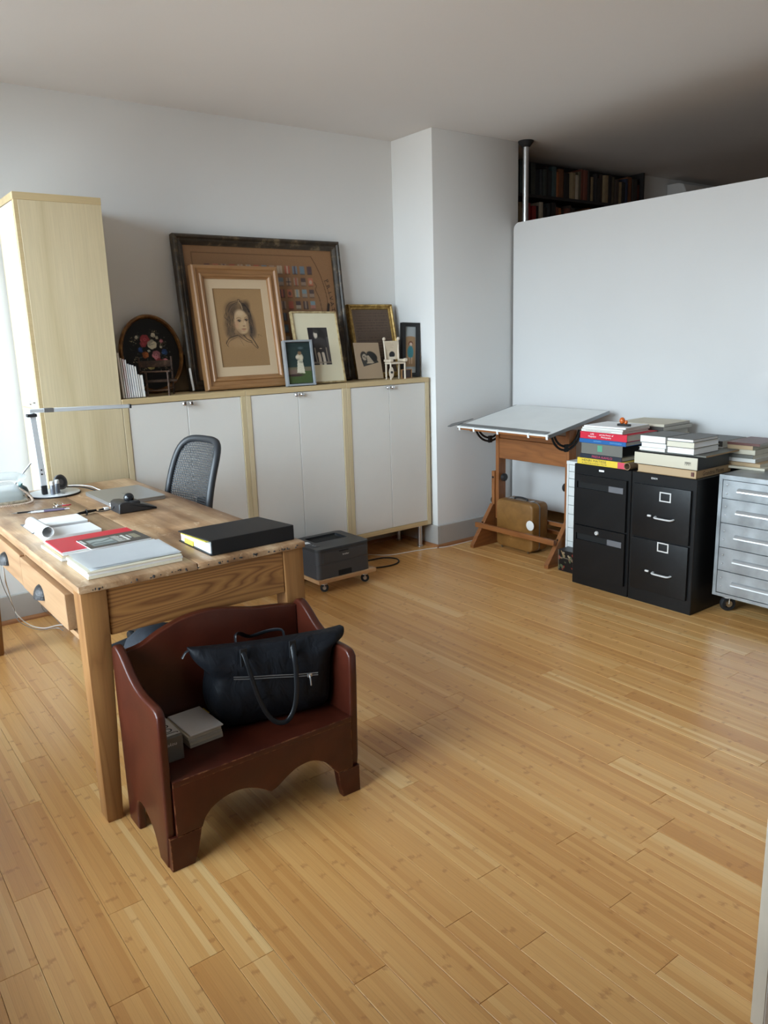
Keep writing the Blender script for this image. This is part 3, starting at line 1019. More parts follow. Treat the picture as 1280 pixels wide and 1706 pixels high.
for (zl, zr, xl, xr, yl, yr, bl, br) in lev:
    cx, hw = (xl + xr) / 2, (xr - xl) / 2
    ring = []
    for k in range(NB):
        a = 2 * math.pi * k / NB
        ca, sa = math.cos(a), math.sin(a)
        ex = 0.42
        u = math.copysign(abs(ca) ** ex, ca)
        v = math.copysign(abs(sa) ** ex, sa)
        x = cx + hw * u
        t = (x - xl) / (xr - xl)
        yf = yl + (yr - yl) * t
        ybk = bl + (br - bl) * t
        y = (yf + ybk) / 2 + (ybk - yf) / 2 * v
        z = zl + (zr - zl) * t
        sag = 0.014 * math.sin(math.pi * t) * max(0, (z - 0.45) / 0.1)
        wr = (0.005 * math.sin(9 * t + 31 * z) + 0.004 * math.sin(23 * t - 18 * z)) * (1 if 0.29 < z < 0.54 else 0.3)
        ring.append((x, y + wr, max(0.271, z - sag)))
    rings.append(ring)
bm = B()
loft(bm, rings)
bmesh.ops.triangulate(bm, faces=[f for f in bm.faces if len(f.verts) > 4])
ob = obj('body', bm, 'nylon_black', bag, 3.2)
md = ob.modifiers.new('soft', 'SUBSURF'); md.levels = 2; md.render_levels = 2
hp = [(0.962, 2.036, 0.535), (0.962, 2.012, 0.510), (0.968, 1.998, 0.460), (0.983, 1.985, 0.385), (1.006, 1.975, 0.325), (1.032, 1.968, 0.298), (1.062, 1.964, 0.294), (1.086, 1.962, 0.322), (1.099, 1.962, 0.374), (1.104, 1.965, 0.440), (1.104, 1.970, 0.490), (1.110, 1.990, 0.530)]
obj('handle', tube(B(), spline(hp, 6), 0.006, 8, flat=(0.0075, 0.0028)), 'strap_black', bag, 1.0)
hp2 = [(0.985, 2.125, 0.525), (0.990, 2.132, 0.546), (1.02, 2.165, 0.532), (1.07, 2.196, 0.50), (1.12, 2.165, 0.515), (1.150, 2.128, 0.522), (1.156, 2.122, 0.50)]
obj('handle', tube(B(), spline(hp2, 6), 0.006, 8, flat=(0.0075, 0.0028)), 'strap_black', bag, 1.0)
pm('zip_silver', (0.42, 0.43, 0.45), 0.3, 0.9)
zl = [(0.925, 2.028, 0.4545), (0.98, 2.010, 0.446), (1.05, 1.990, 0.437), (1.11, 1.972, 0.428), (1.175, 1.954, 0.421)]
for dz in (0.0035, -0.0035):
    obj('zip_track', tube(B(), [Vector(p) + Vector((0, 0, dz)) for p in spline(zl, 6)], 0.0016, 6), 'zip_silver', bag, 1.0)
obj('zip_puller', tube(B(), [(1.146, 1.955, 0.424), (1.145, 1.950, 0.414), (1.146, 1.950, 0.392)], 0.0028, 8), 'zip_silver', bag, 1.0)
obj('zip_end', bx((1.139, 1.953, 0.418), (1.154, 1.960, 0.430), 0.002, 2), 'zip_silver', bag, 0.8)
for sx_, sy_ in ((0.963, 2.026), (1.110, 1.986)):
    obj('handle_patch', bx((sx_ - 0.012, sy_, 0.482), (sx_ + 0.012, sy_ + 0.006, 0.538), 0.002, 1), 'strap_black', bag)
obj('side_tab', tube(B(), spline([(0.800, 2.105, 0.528), (0.815, 2.105, 0.545), (0.840, 2.10, 0.552), (0.862, 2.10, 0.540)], 6), 0.005, 8, flat=(0.006, 0.002)), 'strap_black', bag, 1.0)
bm = B(); tube(bm, [Vector((0.842, 2.085, 0.528)) + Vector((0, math.cos(a), math.sin(a))) * 0.008 for a in np.linspace(0, 2 * math.pi, 13)[:-1]], 0.0018, 6, True)
obj('ring', bm, 'zip_silver', bag, 1.0)

# ------------------------------------------------------------------ whiteboard partition
WX = 4.15
wb = thing('whiteboard_partition', 'large glossy white board partition with rounded corner and ceiling pole', 'whiteboard', (WX + 0.05, 2.4, 0))
pts = [(0.35, 0.205), (0.35, 2.176)]
pts += [(3.985 - 0.05 + 0.05 * math.sin(a), 2.176 - 0.05 + 0.05 * math.cos(a)) for a in np.linspace(0, math.pi / 2, 8)]
pts += [(3.985 - 0.02 + 0.02 * math.cos(a), 0.205 + 0.02 - 0.02 * math.sin(a)) for a in np.linspace(0, math.pi / 2, 5)]
obj('board', prism(B(), pts, 0, WX, WX + 0.022, 0.004, 2), 'white_gloss', wb, 0.6)
for py in (3.955, 0.9):
    obj('pole', cyl(B(), (4.236, py, 0.012), (4.236, py, ZC - 0.03), 0.020, seg=24), 'alu', wb, 0.6)
    obj('ceiling_cup', lathe(B(), [(0.021, -0.005), (0.030, 0.0), (0.052, 0.028), (0.052, 0.0345), (0, 0.0345)], (4.236, py, ZC - 0.035), (0, 0, 1), 24), 'black_rubber', wb, 0.6)
    obj('floor_cup', lathe(B(), [(0.05, 0), (0.05, 0.006), (0.028, 0.02), (0.021, 0.03)], (4.236, py, 0), (0, 0, 1), 24), 'black_rubber', wb, 0.6)
    for z in (0.4, 1.2, 2.0):
        obj('clamp', bx((WX + 0.022, py - 0.03, z - 0.02), (4.217, py + 0.03, z + 0.02), 0.003, 1), 'grey_metal', wb)

# ------------------------------------------------------------------ bookcase in the dark bay behind the board
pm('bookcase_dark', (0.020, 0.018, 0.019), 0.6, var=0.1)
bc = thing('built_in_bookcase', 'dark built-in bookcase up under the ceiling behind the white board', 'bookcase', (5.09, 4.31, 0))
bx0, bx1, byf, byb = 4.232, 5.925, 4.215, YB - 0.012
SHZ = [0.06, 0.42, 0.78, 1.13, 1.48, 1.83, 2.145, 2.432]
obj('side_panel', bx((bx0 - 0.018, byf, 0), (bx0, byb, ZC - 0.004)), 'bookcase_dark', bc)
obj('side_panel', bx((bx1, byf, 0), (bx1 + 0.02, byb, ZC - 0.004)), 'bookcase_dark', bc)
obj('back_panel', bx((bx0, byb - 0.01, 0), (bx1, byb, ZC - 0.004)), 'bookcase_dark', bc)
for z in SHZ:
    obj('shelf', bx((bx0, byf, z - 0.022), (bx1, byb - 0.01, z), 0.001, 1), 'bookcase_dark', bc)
def book_mat(col):
    n = 'cloth_%d_%d_%d' % col
    if n not in MATS:
        pm(n, srgb(*col), 0.62, var=0.12, scale=25, bmp=0.1, bscale=500)
    return n
NAMED = [((52, 56, 60), 'slate grey'), ((112, 70, 44), 'tan brown'), ((34, 30, 30), 'near-black'), ((60, 66, 62), 'grey green'), ((38, 42, 46), 'charcoal'), ((72, 90, 92), 'dull teal'),
         ((150, 86, 46), 'orange brown'), ((140, 120, 90), 'beige'), ((104, 54, 40), 'rust'), ((46, 40, 36), 'dark brown'), ((90, 80, 62), 'olive brown'), ((44, 50, 72), 'navy'), ((170, 158, 140), 'cream'), ((150, 44, 44), 'red'), ((64, 52, 44), 'umber')]
CN = {n: c for c, n in NAMED}
UP_ROW = ['rust', 'near-black', 'tan brown', 'near-black', 'dark brown', 'dull teal', 'near-black', 'grey green', 'grey green', 'charcoal', 'slate grey', 'grey green', 'near-black', 'slate grey', 'dull teal', 'orange brown', 'tan brown', 'near-black', 'beige', 'cream', 'olive brown', 'rust', 'rust', 'dark brown', 'near-black', 'beige', 'near-black', 'dark brown', 'umber', 'beige', 'near-black', 'olive brown', 'umber', 'beige', 'near-black', 'navy', 'tan brown', 'dark brown', 'rust']
LO_ROW = ['red', 'cream', 'near-black', 'beige', 'near-black', 'cream', 'beige', 'cream', 'near-black', 'red', 'red', 'near-black', 'cream', 'near-black', 'slate grey', 'near-black', 'rust', 'orange brown', 'dark brown', 'rust', 'umber', 'umber', 'near-black', 'dark brown', 'cream', 'near-black', 'tan brown', 'dark brown']
ORD = ['first', 'second', 'third', 'fourth', 'fifth', 'sixth', 'seventh', 'eighth', 'ninth', 'tenth', 'eleventh', 'twelfth', 'thirteenth', 'fourteenth', 'fifteenth', 'sixteenth', 'seventeenth', 'eighteenth', 'nineteenth', 'twentieth',
       '21st', '22nd', '23rd', '24th', '25th', '26th', '27th', '28th', '29th', '30th', '31st', '32nd', '33rd', '34th', '35th', '36th', '37th', '38th', '39th', '40th', '41st', '42nd']
rbk = random.Random(11)
def shelf_row(row, x, xend, z, room, rowname):
    n = len(row)
    ws = [rbk.uniform(0.6, 1.4) for _ in row]
    s = (xend - x) / sum(ws)
    for i, (cn, wd) in enumerate(zip(row, ws)):
        wd *= s
        h = room * rbk.uniform(0.74, 0.98)
        dp = rbk.uniform(0.13, 0.17)
        yfr = byf + rbk.uniform(0.004, 0.03)
        b = thing('shelved_book', '%s book, %s from the pole on the %s visible shelf' % (cn, ORD[i], rowname), 'book', (x + wd / 2, yfr + dp / 2, z), group='books on the dark shelves behind the board')
        m = book_mat(CN[cn])
        xa, xb_ = x + 0.0006, x + wd - 0.0006
        bm = B()
        e = 0.0025
        prism(bm, [(xa, yfr + dp), (xa, yfr + 0.004), (xa + wd * 0.25, yfr), (xb_ - wd * 0.25, yfr), (xb_, yfr + 0.004), (xb_, yfr + dp), (xb_ - e, yfr + dp), (xb_ - e, yfr + 0.007), (xa + e, yfr + 0.007), (xa + e, yfr + dp)], 2, z + 0.0003, z + h)
        obj('cover', bm, m, b)
        obj('pages', bx((xa + e, yfr + 0.007, z + 0.004), (xb_ - e, yfr + dp - 0.004, z + h - 0.004)), 'pages', b)
        x += wd
shelf_row(UP_ROW, bx0 + 0.004, bx1 - 0.004, 2.432, 0.235, 'upper')
shelf_row(LO_ROW, bx0 + 0.004, bx0 + 1.10, 2.145, 0.255, 'lower')
pm('unit_white', (0.72, 0.72, 0.72), 0.4)
ac = thing('wall_unit', 'pale rounded wall unit high on the far wall beyond the white board', 'air conditioner', (6.735, 4.2, 2.37))
bm = B(); prism(bm, [(4.288, 2.37), (4.13, 2.37), (4.10, 2.42), (4.10, 2.58), (4.13, 2.64), (4.18, 2.655), (4.288, 2.655)], 0, 6.37, 7.10, 0.01, 3)
obj('housing', bm, 'unit_white', ac, 0.8)
obj('air_flap', bx((6.42, 4.096, 2.39), (7.05, 4.104, 2.43), 0.002, 1), 'grey_metal', ac)

# ------------------------------------------------------------------ drafting table
wood('oak_orange', srgb(122, 74, 38), srgb(158, 100, 54), 0.42, axis=2, scale=6, figure=0.5, fine=0.5, bmp=0.06)
wood('oak_orange_y', srgb(122, 74, 38), srgb(158, 100, 54), 0.42, axis=1, scale=6, figure=0.5, fine=0.5, bmp=0.06)
wood('oak_orange_x', srgb(118, 72, 38), srgb(152, 96, 52), 0.42, axis=0, scale=6, figure=0.5, fine=0.5, bmp=0.06)
pm('board_vinyl', (0.72, 0.73, 0.72), 0.5, var=0.03, scale=6)
pm('rule_grey', (0.20, 0.20, 0.20), 0.4, 0.3)
dt = thing('drafting_table', 'oak drafting table with tilted white board beside the pillar', 'table', (3.80, 3.48, 0))
for ys_ in (3.785, 3.175):
    # lower post: two cheeks' outer upright, and the sliding upper post inside
    s = 1 if ys_ > 3.4 else -1
    obj('lower_post', bx((3.785, ys_ - 0.014 + s * 0.030, 0.0), (3.875, ys_ + 0.014 + s * 0.030, 0.512), 0.003, 2), 'oak_orange', dt, 0.6)
    obj('upper_post', bx((3.795, ys_ - 0.014, 0.18), (3.865, ys_ + 0.0155, 0.838), 0.002, 1), 'oak_orange', dt, 0.6)
    # triangular feet, front and back
    yo = ys_ + s * 0.030
    for d, xo in ((-1, 3.785), (1, 3.875)):
        bm = B()
        prism(bm, [(xo, 0.0), (xo, 0.275), (xo + d * 0.012, 0.285), (xo + d * 0.205, 0.02), (xo + d * 0.205, 0.0)], 1, yo - 0.0165, yo + 0.0165, 0.002, 1)
        obj('foot_brace', bm, 'oak_orange_x', dt, 0.6)
    obj('bolt', lathe(B(), [(0, 0.004), (0.007, 0.003), (0.008, 0)], (3.785, yo, 0.468), (-1, 0, 0), 12), 'black_metal', dt, 0.6)
    obj('bolt', lathe(B(), [(0, 0.004), (0.005, 0.003), (0.006, 0)], (3.683, yo, 0.165), (-1, 0, 0), 12), 'black_metal', dt, 0.6)
    obj('clamp_knob', lathe(B(), [(0, 0.035), (0.02, 0.034), (0.028, 0.026), (0.028, 0.012), (0.012, 0.006), (0.010, 0)], (3.83, ys_ + (-0.014 if s > 0 else 0.0155), 0.47), (0, -s, 0), 12), 'black_plastic', dt, 0.6)
obj('clamp_knob', lathe(B(), [(0, 0.035), (0.02, 0.034), (0.028, 0.026), (0.028, 0.012), (0.012, 0.006), (0.010, 0)], (3.83, 3.829, 0.30), (0, 1, 0), 12), 'black_plastic', dt, 0.6)
obj('cross_board', bx((3.800, 3.191, 0.606), (3.822, 3.771, 0.742), 0.002, 1), 'oak_orange_y', dt)
obj('cross_board', bx((3.806, 3.191, 0.744), (3.826, 3.771, 0.800), 0.002, 1), 'oak_orange_y', dt)
obj('foot_rail', bx((3.630, 3.13, 0.138), (3.652, 3.835, 0.172), 0.003, 2), 'oak_orange_y', dt, 0.6)
obj('stretcher', bx((3.905, 3.16, 0.178), (3.925, 3.80, 0.203), 0.002, 1), 'oak_orange_y', dt)
obj('stretcher', bx((3.985, 3.16, 0.095), (4.005, 3.80, 0.120), 0.002, 1), 'oak_orange_y', dt)
# tilted board
ang = math.atan2(0.098, 0.56)
def tilt(bm):
    R = Matrix.Rotation(-ang, 4, 'Y')
    T = Matrix.Translation((3.497, 0, 0.846)) @ R
    bmesh.ops.transform(bm, matrix=T, verts=bm.verts)
    return bm
Y0b, Y1b = 3.072, 3.856
obj('board', tilt(bx((0, Y0b, -0.022), (0.572, Y1b, -0.003), 0.001, 1)), 'oak_orange_y', dt)
obj('board_cover', tilt(bx((0.0, Y0b + 0.001, -0.0028), (0.570, Y1b - 0.001, 0.0), 0.0008, 1)), 'board_vinyl', dt)
obj('metal_edge', tilt(bx((0.0, Y0b - 0.004, -0.020), (0.572, Y0b - 0.0002, 0.0015), 0.001, 1)), 'grey_metal', dt)
obj('metal_edge', tilt(bx((0.0, Y1b + 0.0002, -0.020), (0.572, Y1b + 0.004, 0.0015), 0.001, 1)), 'grey_metal', dt)
obj('front_lip', tilt(bx((-0.004, Y0b - 0.003, -0.009), (-0.0002, Y1b + 0.003, 0.002), 0.001, 1)), 'white_paint', dt)
for yc in (3.078, 3.225, 3.485, 3.70, 3.835):
    bm = box(B(), (-0.007, yc - 0.008, -0.026), (-0.0042, yc + 0.008, 0.004), 0.0008, 1)
    box(bm, (-0.0042, yc - 0.008, 0.0022), (0.010, yc + 0.008, 0.004), 0.0006, 1)
    obj('clip', tilt(bm), 'white_paint', dt)
obj('batten', tilt(bx((0.10, 3.34 - 0.015, -0.055), (0.50, 3.34 + 0.015, -0.0222), 0.004, 1)), 'oak_orange_x', dt)
obj('batten', tilt(bx((0.06, 3.80 - 0.015, -0.050), (0.50, 3.80 + 0.015, -0.0222), 0.004, 1)), 'oak_orange_x', dt)
for ys_, s in ((3.150, -1), (3.812, 1)):            # slotted tilt arcs
    bm = B()
    c = Vector((3.755, ys_, 0.868))
    R, r = 0.150, 0.116
    av = [math.radians(a) for a in np.linspace(192, 346, 22)]
    ro = [(c.x + R * math.cos(a), c.z + R * math.sin(a)) for a in av]
    ri = [(c.x + r * math.cos(a), c.z + r * math.sin(a)) for a in av]
    for a_, b_ in ((0.150, 0.137), (0.127, 0.114)):
        o1 = [(c.x + a_ * math.cos(a), c.z + a_ * math.sin(a)) for a in av]
        o2 = [(c.x + b_ * math.cos(a), c.z + b_ * math.sin(a)) for a in av]
        prism(bm, o1 + o2[::-1], 1, ys_ - 0.003, ys_ + 0.003)
    box(bm, (c.x - 0.016, ys_ - 0.008, c.z - 0.155), (c.x + 0.016, ys_ + 0.008, c.z - 0.108), 0.003, 1)
    obj('tilt_arc', bm, 'black_metal', dt, 0.6)

# T-square resting on the board
ts = thing('t_square', 'grey T-square lying along the front of the drafting board', 'ruler', (3.53, 3.5, 0.85))
pm('rule_plate', (0.17, 0.17, 0.17), 0.35, 0.4)
obj('blade', tilt(bx((0.012, 3.098, 0.0042), (0.052, 3.93, 0.0062), 0.0006, 1)), 'rule_plate', ts)
bm = B(); prism(bm, [(-0.05, 3.872), (0.012, 3.862), (0.155, 3.862), (0.155, 3.875), (0.012, 3.925), (-0.05, 3.90)], 2, 0.0064, 0.0094, 0.0006, 1)
obj('head', tilt(bm), 'rule_plate', ts)

# ------------------------------------------------------------------ suitcase, round tag, small box, white drawer unit
def suit_mat():
    m, nt, bs = newmat('suitcase_tan')
    c = nd(nt, 'TexCoord').outputs['Object']
    n1 = noise(nt, 10, 5, (1, 1, 1), c, 0.6)
    base = ramp(nt, n1.outputs[0], [(0.3, srgb(118, 82, 38)), (0.7, srgb(146, 104, 54))])
    n2 = noise(nt, 11, 4, (1, 1, 1), c, 0.6, 0.6)
    base = mix(nt, ramp(nt, n2.outputs[0], [(0.70, (0, 0, 0)), (0.73, (0.85, 0.85, 0.85))]), base, srgb(190, 146, 84))
    n3 = noise(nt, 40, 3, (1, 1, 1), c)
    base = mix(nt, ramp(nt, n3.outputs[0], [(0.72, (0, 0, 0)), (0.76, (0.8, 0.8, 0.8))]), base, srgb(70, 44, 20))
    nt.links.new(base, bs.inputs['Base Color'])
    bs.inputs['Roughness'].default_value = 0.42
    n4 = noise(nt, 300, 2, (1, 1, 1), c)
    bump(nt, bs, n4.outputs[0], 0.12, 0.003)
    MATS['suitcase_tan'] = m
suit_mat()
sc_ = thing('suitcase', 'worn tan vintage suitcase standing under the drafting table', 'suitcase', (3.81, 3.565, 0))
def rbox_x(x0, x1, w, h, r, cy, cz, edge=0.012):
    """rounded slab, big face normal to x, soft outer edge"""
    rings = []
    for (x, ins) in ((x0, edge), (x0 + edge * 0.3, edge * 0.3), (x0 + edge, 0.0), (x1, 0.0)):
        rings.append([(x, p[0], p[1]) for p in rrect(w - 2 * ins, h - 2 * ins, max(0.004, r - ins), 6, cy, cz)])
    return loft(B(), rings)
cy, cz, sw, sh = 3.567, 0.177, 0.330, 0.326
obj('lid', rbox_x(3.734, 3.800, sw, sh, 0.035, cy, cz), 'suitcase_tan', sc_, 0.9)
bmr = rbox_x(-3.888, -3.808, sw, sh, 0.035, cy, cz)
for v in bmr.verts: v.co.x = -v.co.x
bmesh.ops.reverse_faces(bmr, faces=bmr.faces)
obj('body', bmr, 'suitcase_tan', sc_, 0.9)
pm('brass_dull', (0.20, 0.16, 0.10), 0.4, 0.8)
obj('rim', loft(B(), [[(x, p[0], p[1]) for p in rrect(sw + 0.003, sh + 0.003, 0.036, 6, cy, cz)] for x in (3.7995, 3.8085)]), 'grey_metal', sc_, 0.9)
hz = cz + sh / 2
obj('handle', tube(B(), spline([(3.804, cy - 0.055, hz), (3.804, cy - 0.05, hz + 0.012), (3.804, cy, hz + 0.017), (3.804, cy + 0.05, hz + 0.012), (3.804, cy + 0.055, hz)], 6), 0.007, 8), 'black_plastic', sc_, 1.0)
for dy in (-0.10, 0.09):
    obj('latch', bx((3.786, cy + dy - 0.012, hz - 0.003), (3.822, cy + dy + 0.012, hz + 0.006), 0.002, 1), 'chrome', sc_)
for (yy, xx) in ((3.45, 3.75), (3.45, 3.87), (3.69, 3.75), (3.69, 3.87)):
    obj('foot_stud', lathe(B(), [(0, 0), (0.006, 0.002), (0.007, 0.015)], (xx, yy, 0), (0, 0, 1), 10), 'brass_dull', sc_, 0.6)
tg = tag(obj('round_tag', lathe(B(), [(0, 0.004), (0.030, 0.004), (0.033, 0.0025), (0.033, 0)], (3.7338, 3.42, 0.20), (-1, 0, 0), 28), 'paper', smooth=0.6), 'round white cardboard tag against the tan suitcase', 'tag')
# black floral box on the floor
fb_ = thing('floral_box', 'small black box with red flowers on the floor beside the filing cabinet', 'box', (3.66, 2.99, 0))
obj('body', bx((3.615, 2.905, 0.0), (3.705, 3.075, 0.088), 0.001, 1), 'black_plastic', fb_)
obj('lid', bx((3.612, 2.902, 0.0885), (3.708, 3.078, 0.134), 0.0015, 1), 'black_plastic', fb_)
cv = Canvas(0.170, 0.128, 70, (22, 20, 20))
rf = random.Random(4)
for _ in range(26):
    u, v = rf.random(), rf.random()
    col = rf.choice([(150, 60, 48), (168, 140, 104), (92, 104, 76), (190, 170, 140), (120, 84, 60)])
    cv.ell(u, v, rf.uniform(.03, .085), rf.uniform(.03, .09), col, 0.5, 0.85, rf.uniform(0, 90))
    cv.ell(u, v, .018, .02, (60, 24, 22), 0.4)
cv.rect(0, .34, 1, .37, (120, 110, 96))
for a_, b_ in ((0, .03), (.97, 1)):
    cv.rect(a_, 0, b_, 1, (110, 98, 80))
cv.build('printed_front', fb_, (3.6115, 3.075, 0.132), (0, -1, 0), (0, 0, -1))

pm('drawer_white', (0.70, 0.72, 0.71), 0.45)
wd = thing('white_drawer_unit', 'narrow white drawer unit between the drafting table and black filing cabinet', 'cabinet', (3.90, 2.992, 0))
x0, x1, y0, y1, zt = 3.715, 4.10, 2.882, 3.108, 0.668
obj('side_panel', bx((x0, y1 - 0.014, 0), (x1, y1, zt - 0.02), 0.001, 1), 'drawer_white', wd)
obj('side_panel', bx((x0, y0, 0), (x1, y0 + 0.014, zt - 0.02), 0.001, 1), 'drawer_white', wd)
obj('top_panel', bx((x0 - 0.004, y0, zt - 0.02), (x1, y1, zt), 0.001, 1), 'drawer_white', wd)
obj('inner_body', bx((x0 + 0.02, y0 + 0.014, 0.01), (x1, y1 - 0.014, zt - 0.02)), 'dark_gap', wd)
zz = [0.012, 0.075, 0.165, 0.252, 0.338, 0.395, 0.452, 0.508, 0.560, 0.604, 0.646]
for a_, b_ in zip(zz, zz[1:]):
    d = obj('drawer', bx((x0 + 0.001, y0 + 0.0155, a_ + 0.0015), (x0 + 0.02, y1 - 0.0155, b_ - 0.0015), 0.001, 1), 'drawer_white', wd)
    obj('label_slot', bx((x0 - 0.0005, (y0 + y1) / 2 - 0.03, (a_ + b_) / 2 - 0.008), (x0 + 0.001, (y0 + y1) / 2 + 0.03, (a_ + b_) / 2 + 0.008)), 'grey_metal', d)

# ------------------------------------------------------------------ black filing cabinets
pm('pull_silver', (0.78, 0.78, 0.77), 0.3, 0.35)
FX, FZ, FD = 3.4855, 0.706, 4.105
YC = [2.865, 2.481, 2.100]
f1 = thing('filing_cabinet', 'black two-drawer filing cabinet with recessed pulls beside the white drawer unit', 'filing cabinet', (3.795, 2.673, 0), group='black filing cabinets')
ya, yb = YC[1] + 0.002, YC[0]
obj('body', bx((FX + 0.004, ya, 0.0), (FD, yb, FZ), 0.003, 1), 'black_metal', f1)
def plate_with_pull(parent, x, y0, y1, z0, z1, py0, py1, pz0, pz1):
    """drawer front with a recessed slot pull: four bars round the slot"""
    bm = B()
    box(bm, (x, y0, z0), (x + 0.012, y1, pz0))
    box(bm, (x, y0, pz1), (x + 0.012, y1, z1))
    box(bm, (x, y0, pz0), (x + 0.012, py0, pz1))
    box(bm, (x, py1, pz0), (x + 0.012, y1, pz1))
    box(bm, (x + 0.012, y0, z0), (x + 0.016, y1, z1))
    d = obj('drawer', bm, 'black_metal', parent)
    return d
for z0, z1, pz in ((0.365, 0.650, 0.592), (0.062, 0.357, 0.292)):
    d = plate_with_pull(f1, FX - 0.0125, ya + 0.018, yb - 0.018, z0, z1, ya + 0.035, yb - 0.035, pz - 0.019, pz + 0.019)
    obj('slot_shadow', bx((FX - 0.002, ya + 0.035, pz - 0.019), (FX - 0.0004, yb - 0.035, pz + 0.019)), 'dark_gap', d)
    obj('label_holder', bx((FX - 0.015, ya + 0.036, pz - 0.0165), (FX - 0.006, ya + 0.130, pz + 0.0165), 0.001, 1), 'grey_holder' if 'grey_holder' in MATS else pm('grey_holder', (0.13, 0.13, 0.14), 0.4), d)
lk = obj('lock', lathe(B(), [(0, 0.009), (0.010, 0.009), (0.012, 0.004), (0.012, 0)], (FX - 0.0125, 2.683, 0.3315), (-1, 0, 0), 20), 'pull_silver', f1, 0.6)
obj('keyhole', bx((FX - 0.0222, 2.6815, 0.327), (FX - 0.0212, 2.6845, 0.336)), 'ink', lk)
pl = obj('name_plate', bx((FX + 0.002, 2.659, 0.678), (FX + 0.0042, 2.693, 0.688), 0.0005, 1), 'paper_white', f1)

f2 = thing('filing_cabinet', 'black two-drawer filing cabinet with chrome handles beside the steel cabinet', 'filing cabinet', (3.795, 2.29, 0), group='black filing cabinets')
ya, yb = YC[2], YC[1] - 0.002
obj('body', bx((FX + 0.004, ya, 0.0), (FD, yb, FZ), 0.003, 1), 'black_metal', f2)
for z0, z1, lz, hz in ((0.366, 0.648, 0.597, 0.487), (0.075, 0.357, 0.331, 0.187)):
    d = obj('drawer', bx((FX - 0.011, ya + 0.024, z0), (FX + 0.0035, yb - 0.024, z1), 0.003, 2), 'black_metal', f2, 0.6)
    yc = 2.264
    bm = B()
    x = FX - 0.0115
    for lo, hi in (((yc - 0.033, lz - 0.025), (yc + 0.033, lz - 0.019)), ((yc - 0.033, lz + 0.019), (yc + 0.033, lz + 0.025)), ((yc - 0.033, lz - 0.019), (yc - 0.0265, lz + 0.019)), ((yc + 0.0265, lz - 0.019), (yc + 0.033, lz + 0.019))):
        box(bm, (x - 0.003, lo[0], lo[1]), (x, hi[0], hi[1]))
    obj('label_frame', bm, 'pull_silver', d)
    hp = [(x, yc + 0.052, hz), (x - 0.014, yc + 0.048, hz - 0.002), (x - 0.020, yc + 0.035, hz - 0.003), (x - 0.021, yc, hz - 0.003), (x - 0.020, yc - 0.035, hz - 0.003), (x - 0.014, yc - 0.048, hz - 0.002), (x, yc - 0.052, hz)]
    obj('handle', tube(B(), spline(hp, 5), 0.006, 8, flat=(0.0075, 0.0045)), 'pull_silver', d, 1.0)
    obj('thumb_latch', bx((x - 0.010, yc + 0.075, hz - 0.004), (x, yc + 0.098, hz + 0.006), 0.002, 1), 'pull_silver', d)
text('EDISON', f2, 'ink_white', (FX + 0.0036, 2.343, 0.683), (0, -1, 0), (0, 0, 1), width=0.036, height=0.009)

# ------------------------------------------------------------------ galvanised steel drawer cabinet on casters
SX, SY1, SY0, SZT, SZB, SXB = 3.600, 2.050, 0.98, 0.727, 0.105, 4.115
st = thing('steel_drawer_cabinet', 'galvanised steel drawer cabinet on casters at the right edge', 'cabinet', (3.86, 1.5, 0))
obj('body', bx((SX + 0.012, SY0, SZB), (SXB, SY1, SZT), 0.002, 1), 'galvanised_steel', st)
bm = B()
for lo, hi in (((SY0, SZT - 0.022), (SY1, SZT)), ((SY0, SZB), (SY1, SZB + 0.016)), ((SY1 - 0.018, SZB + 0.016), (SY1, SZT - 0.022)), ((SY0, SZB + 0.016), (SY0 + 0.018, SZT - 0.022))):
    box(bm, (SX - 0.002, lo[0], lo[1]), (SX + 0.0118, hi[0], hi[1]))
obj('front_frame', bm, 'galvanised_steel', st)
pm('pull_bright', (0.56, 0.57, 0.58), 0.3, 0.75)
dz = [0.7035, 0.610, 0.486, 0.360, 0.240, 0.1225]
for zt_, zb_ in zip(dz, dz[1:]):
    d = obj('drawer', bx((SX - 0.001, SY0 + 0.020, zb_ + 0.0018), (SX + 0.0115, SY1 - 0.020, zt_ - 0.0018), 0.0008, 1), 'galvanised_steel', st)
    zc = (zt_ + zb_) / 2
    bm = B()
    prism(bm, [(SX - 0.001, zc + 0.012), (SX - 0.012, zc + 0.007), (SX - 0.018, zc - 0.001), (SX - 0.019, zc - 0.007), (SX - 0.016, zc - 0.007), (SX - 0.009, zc + 0.003), (SX - 0.001, zc + 0.007)], 1, SY0 + 0.10, SY1 - 0.10, 0.001, 1)
    obj('pull', bm, 'pull_bright', d)
    for zr in (zc + 0.022, zc - 0.022):
        obj('rivet', lathe(B(), [(0, 0.0025), (0.0035, 0.002), (0.005, 0)], (SX - 0.001, SY1 - 0.042, zr), (-1, 0, 0), 10), 'alu', d, 0.6)
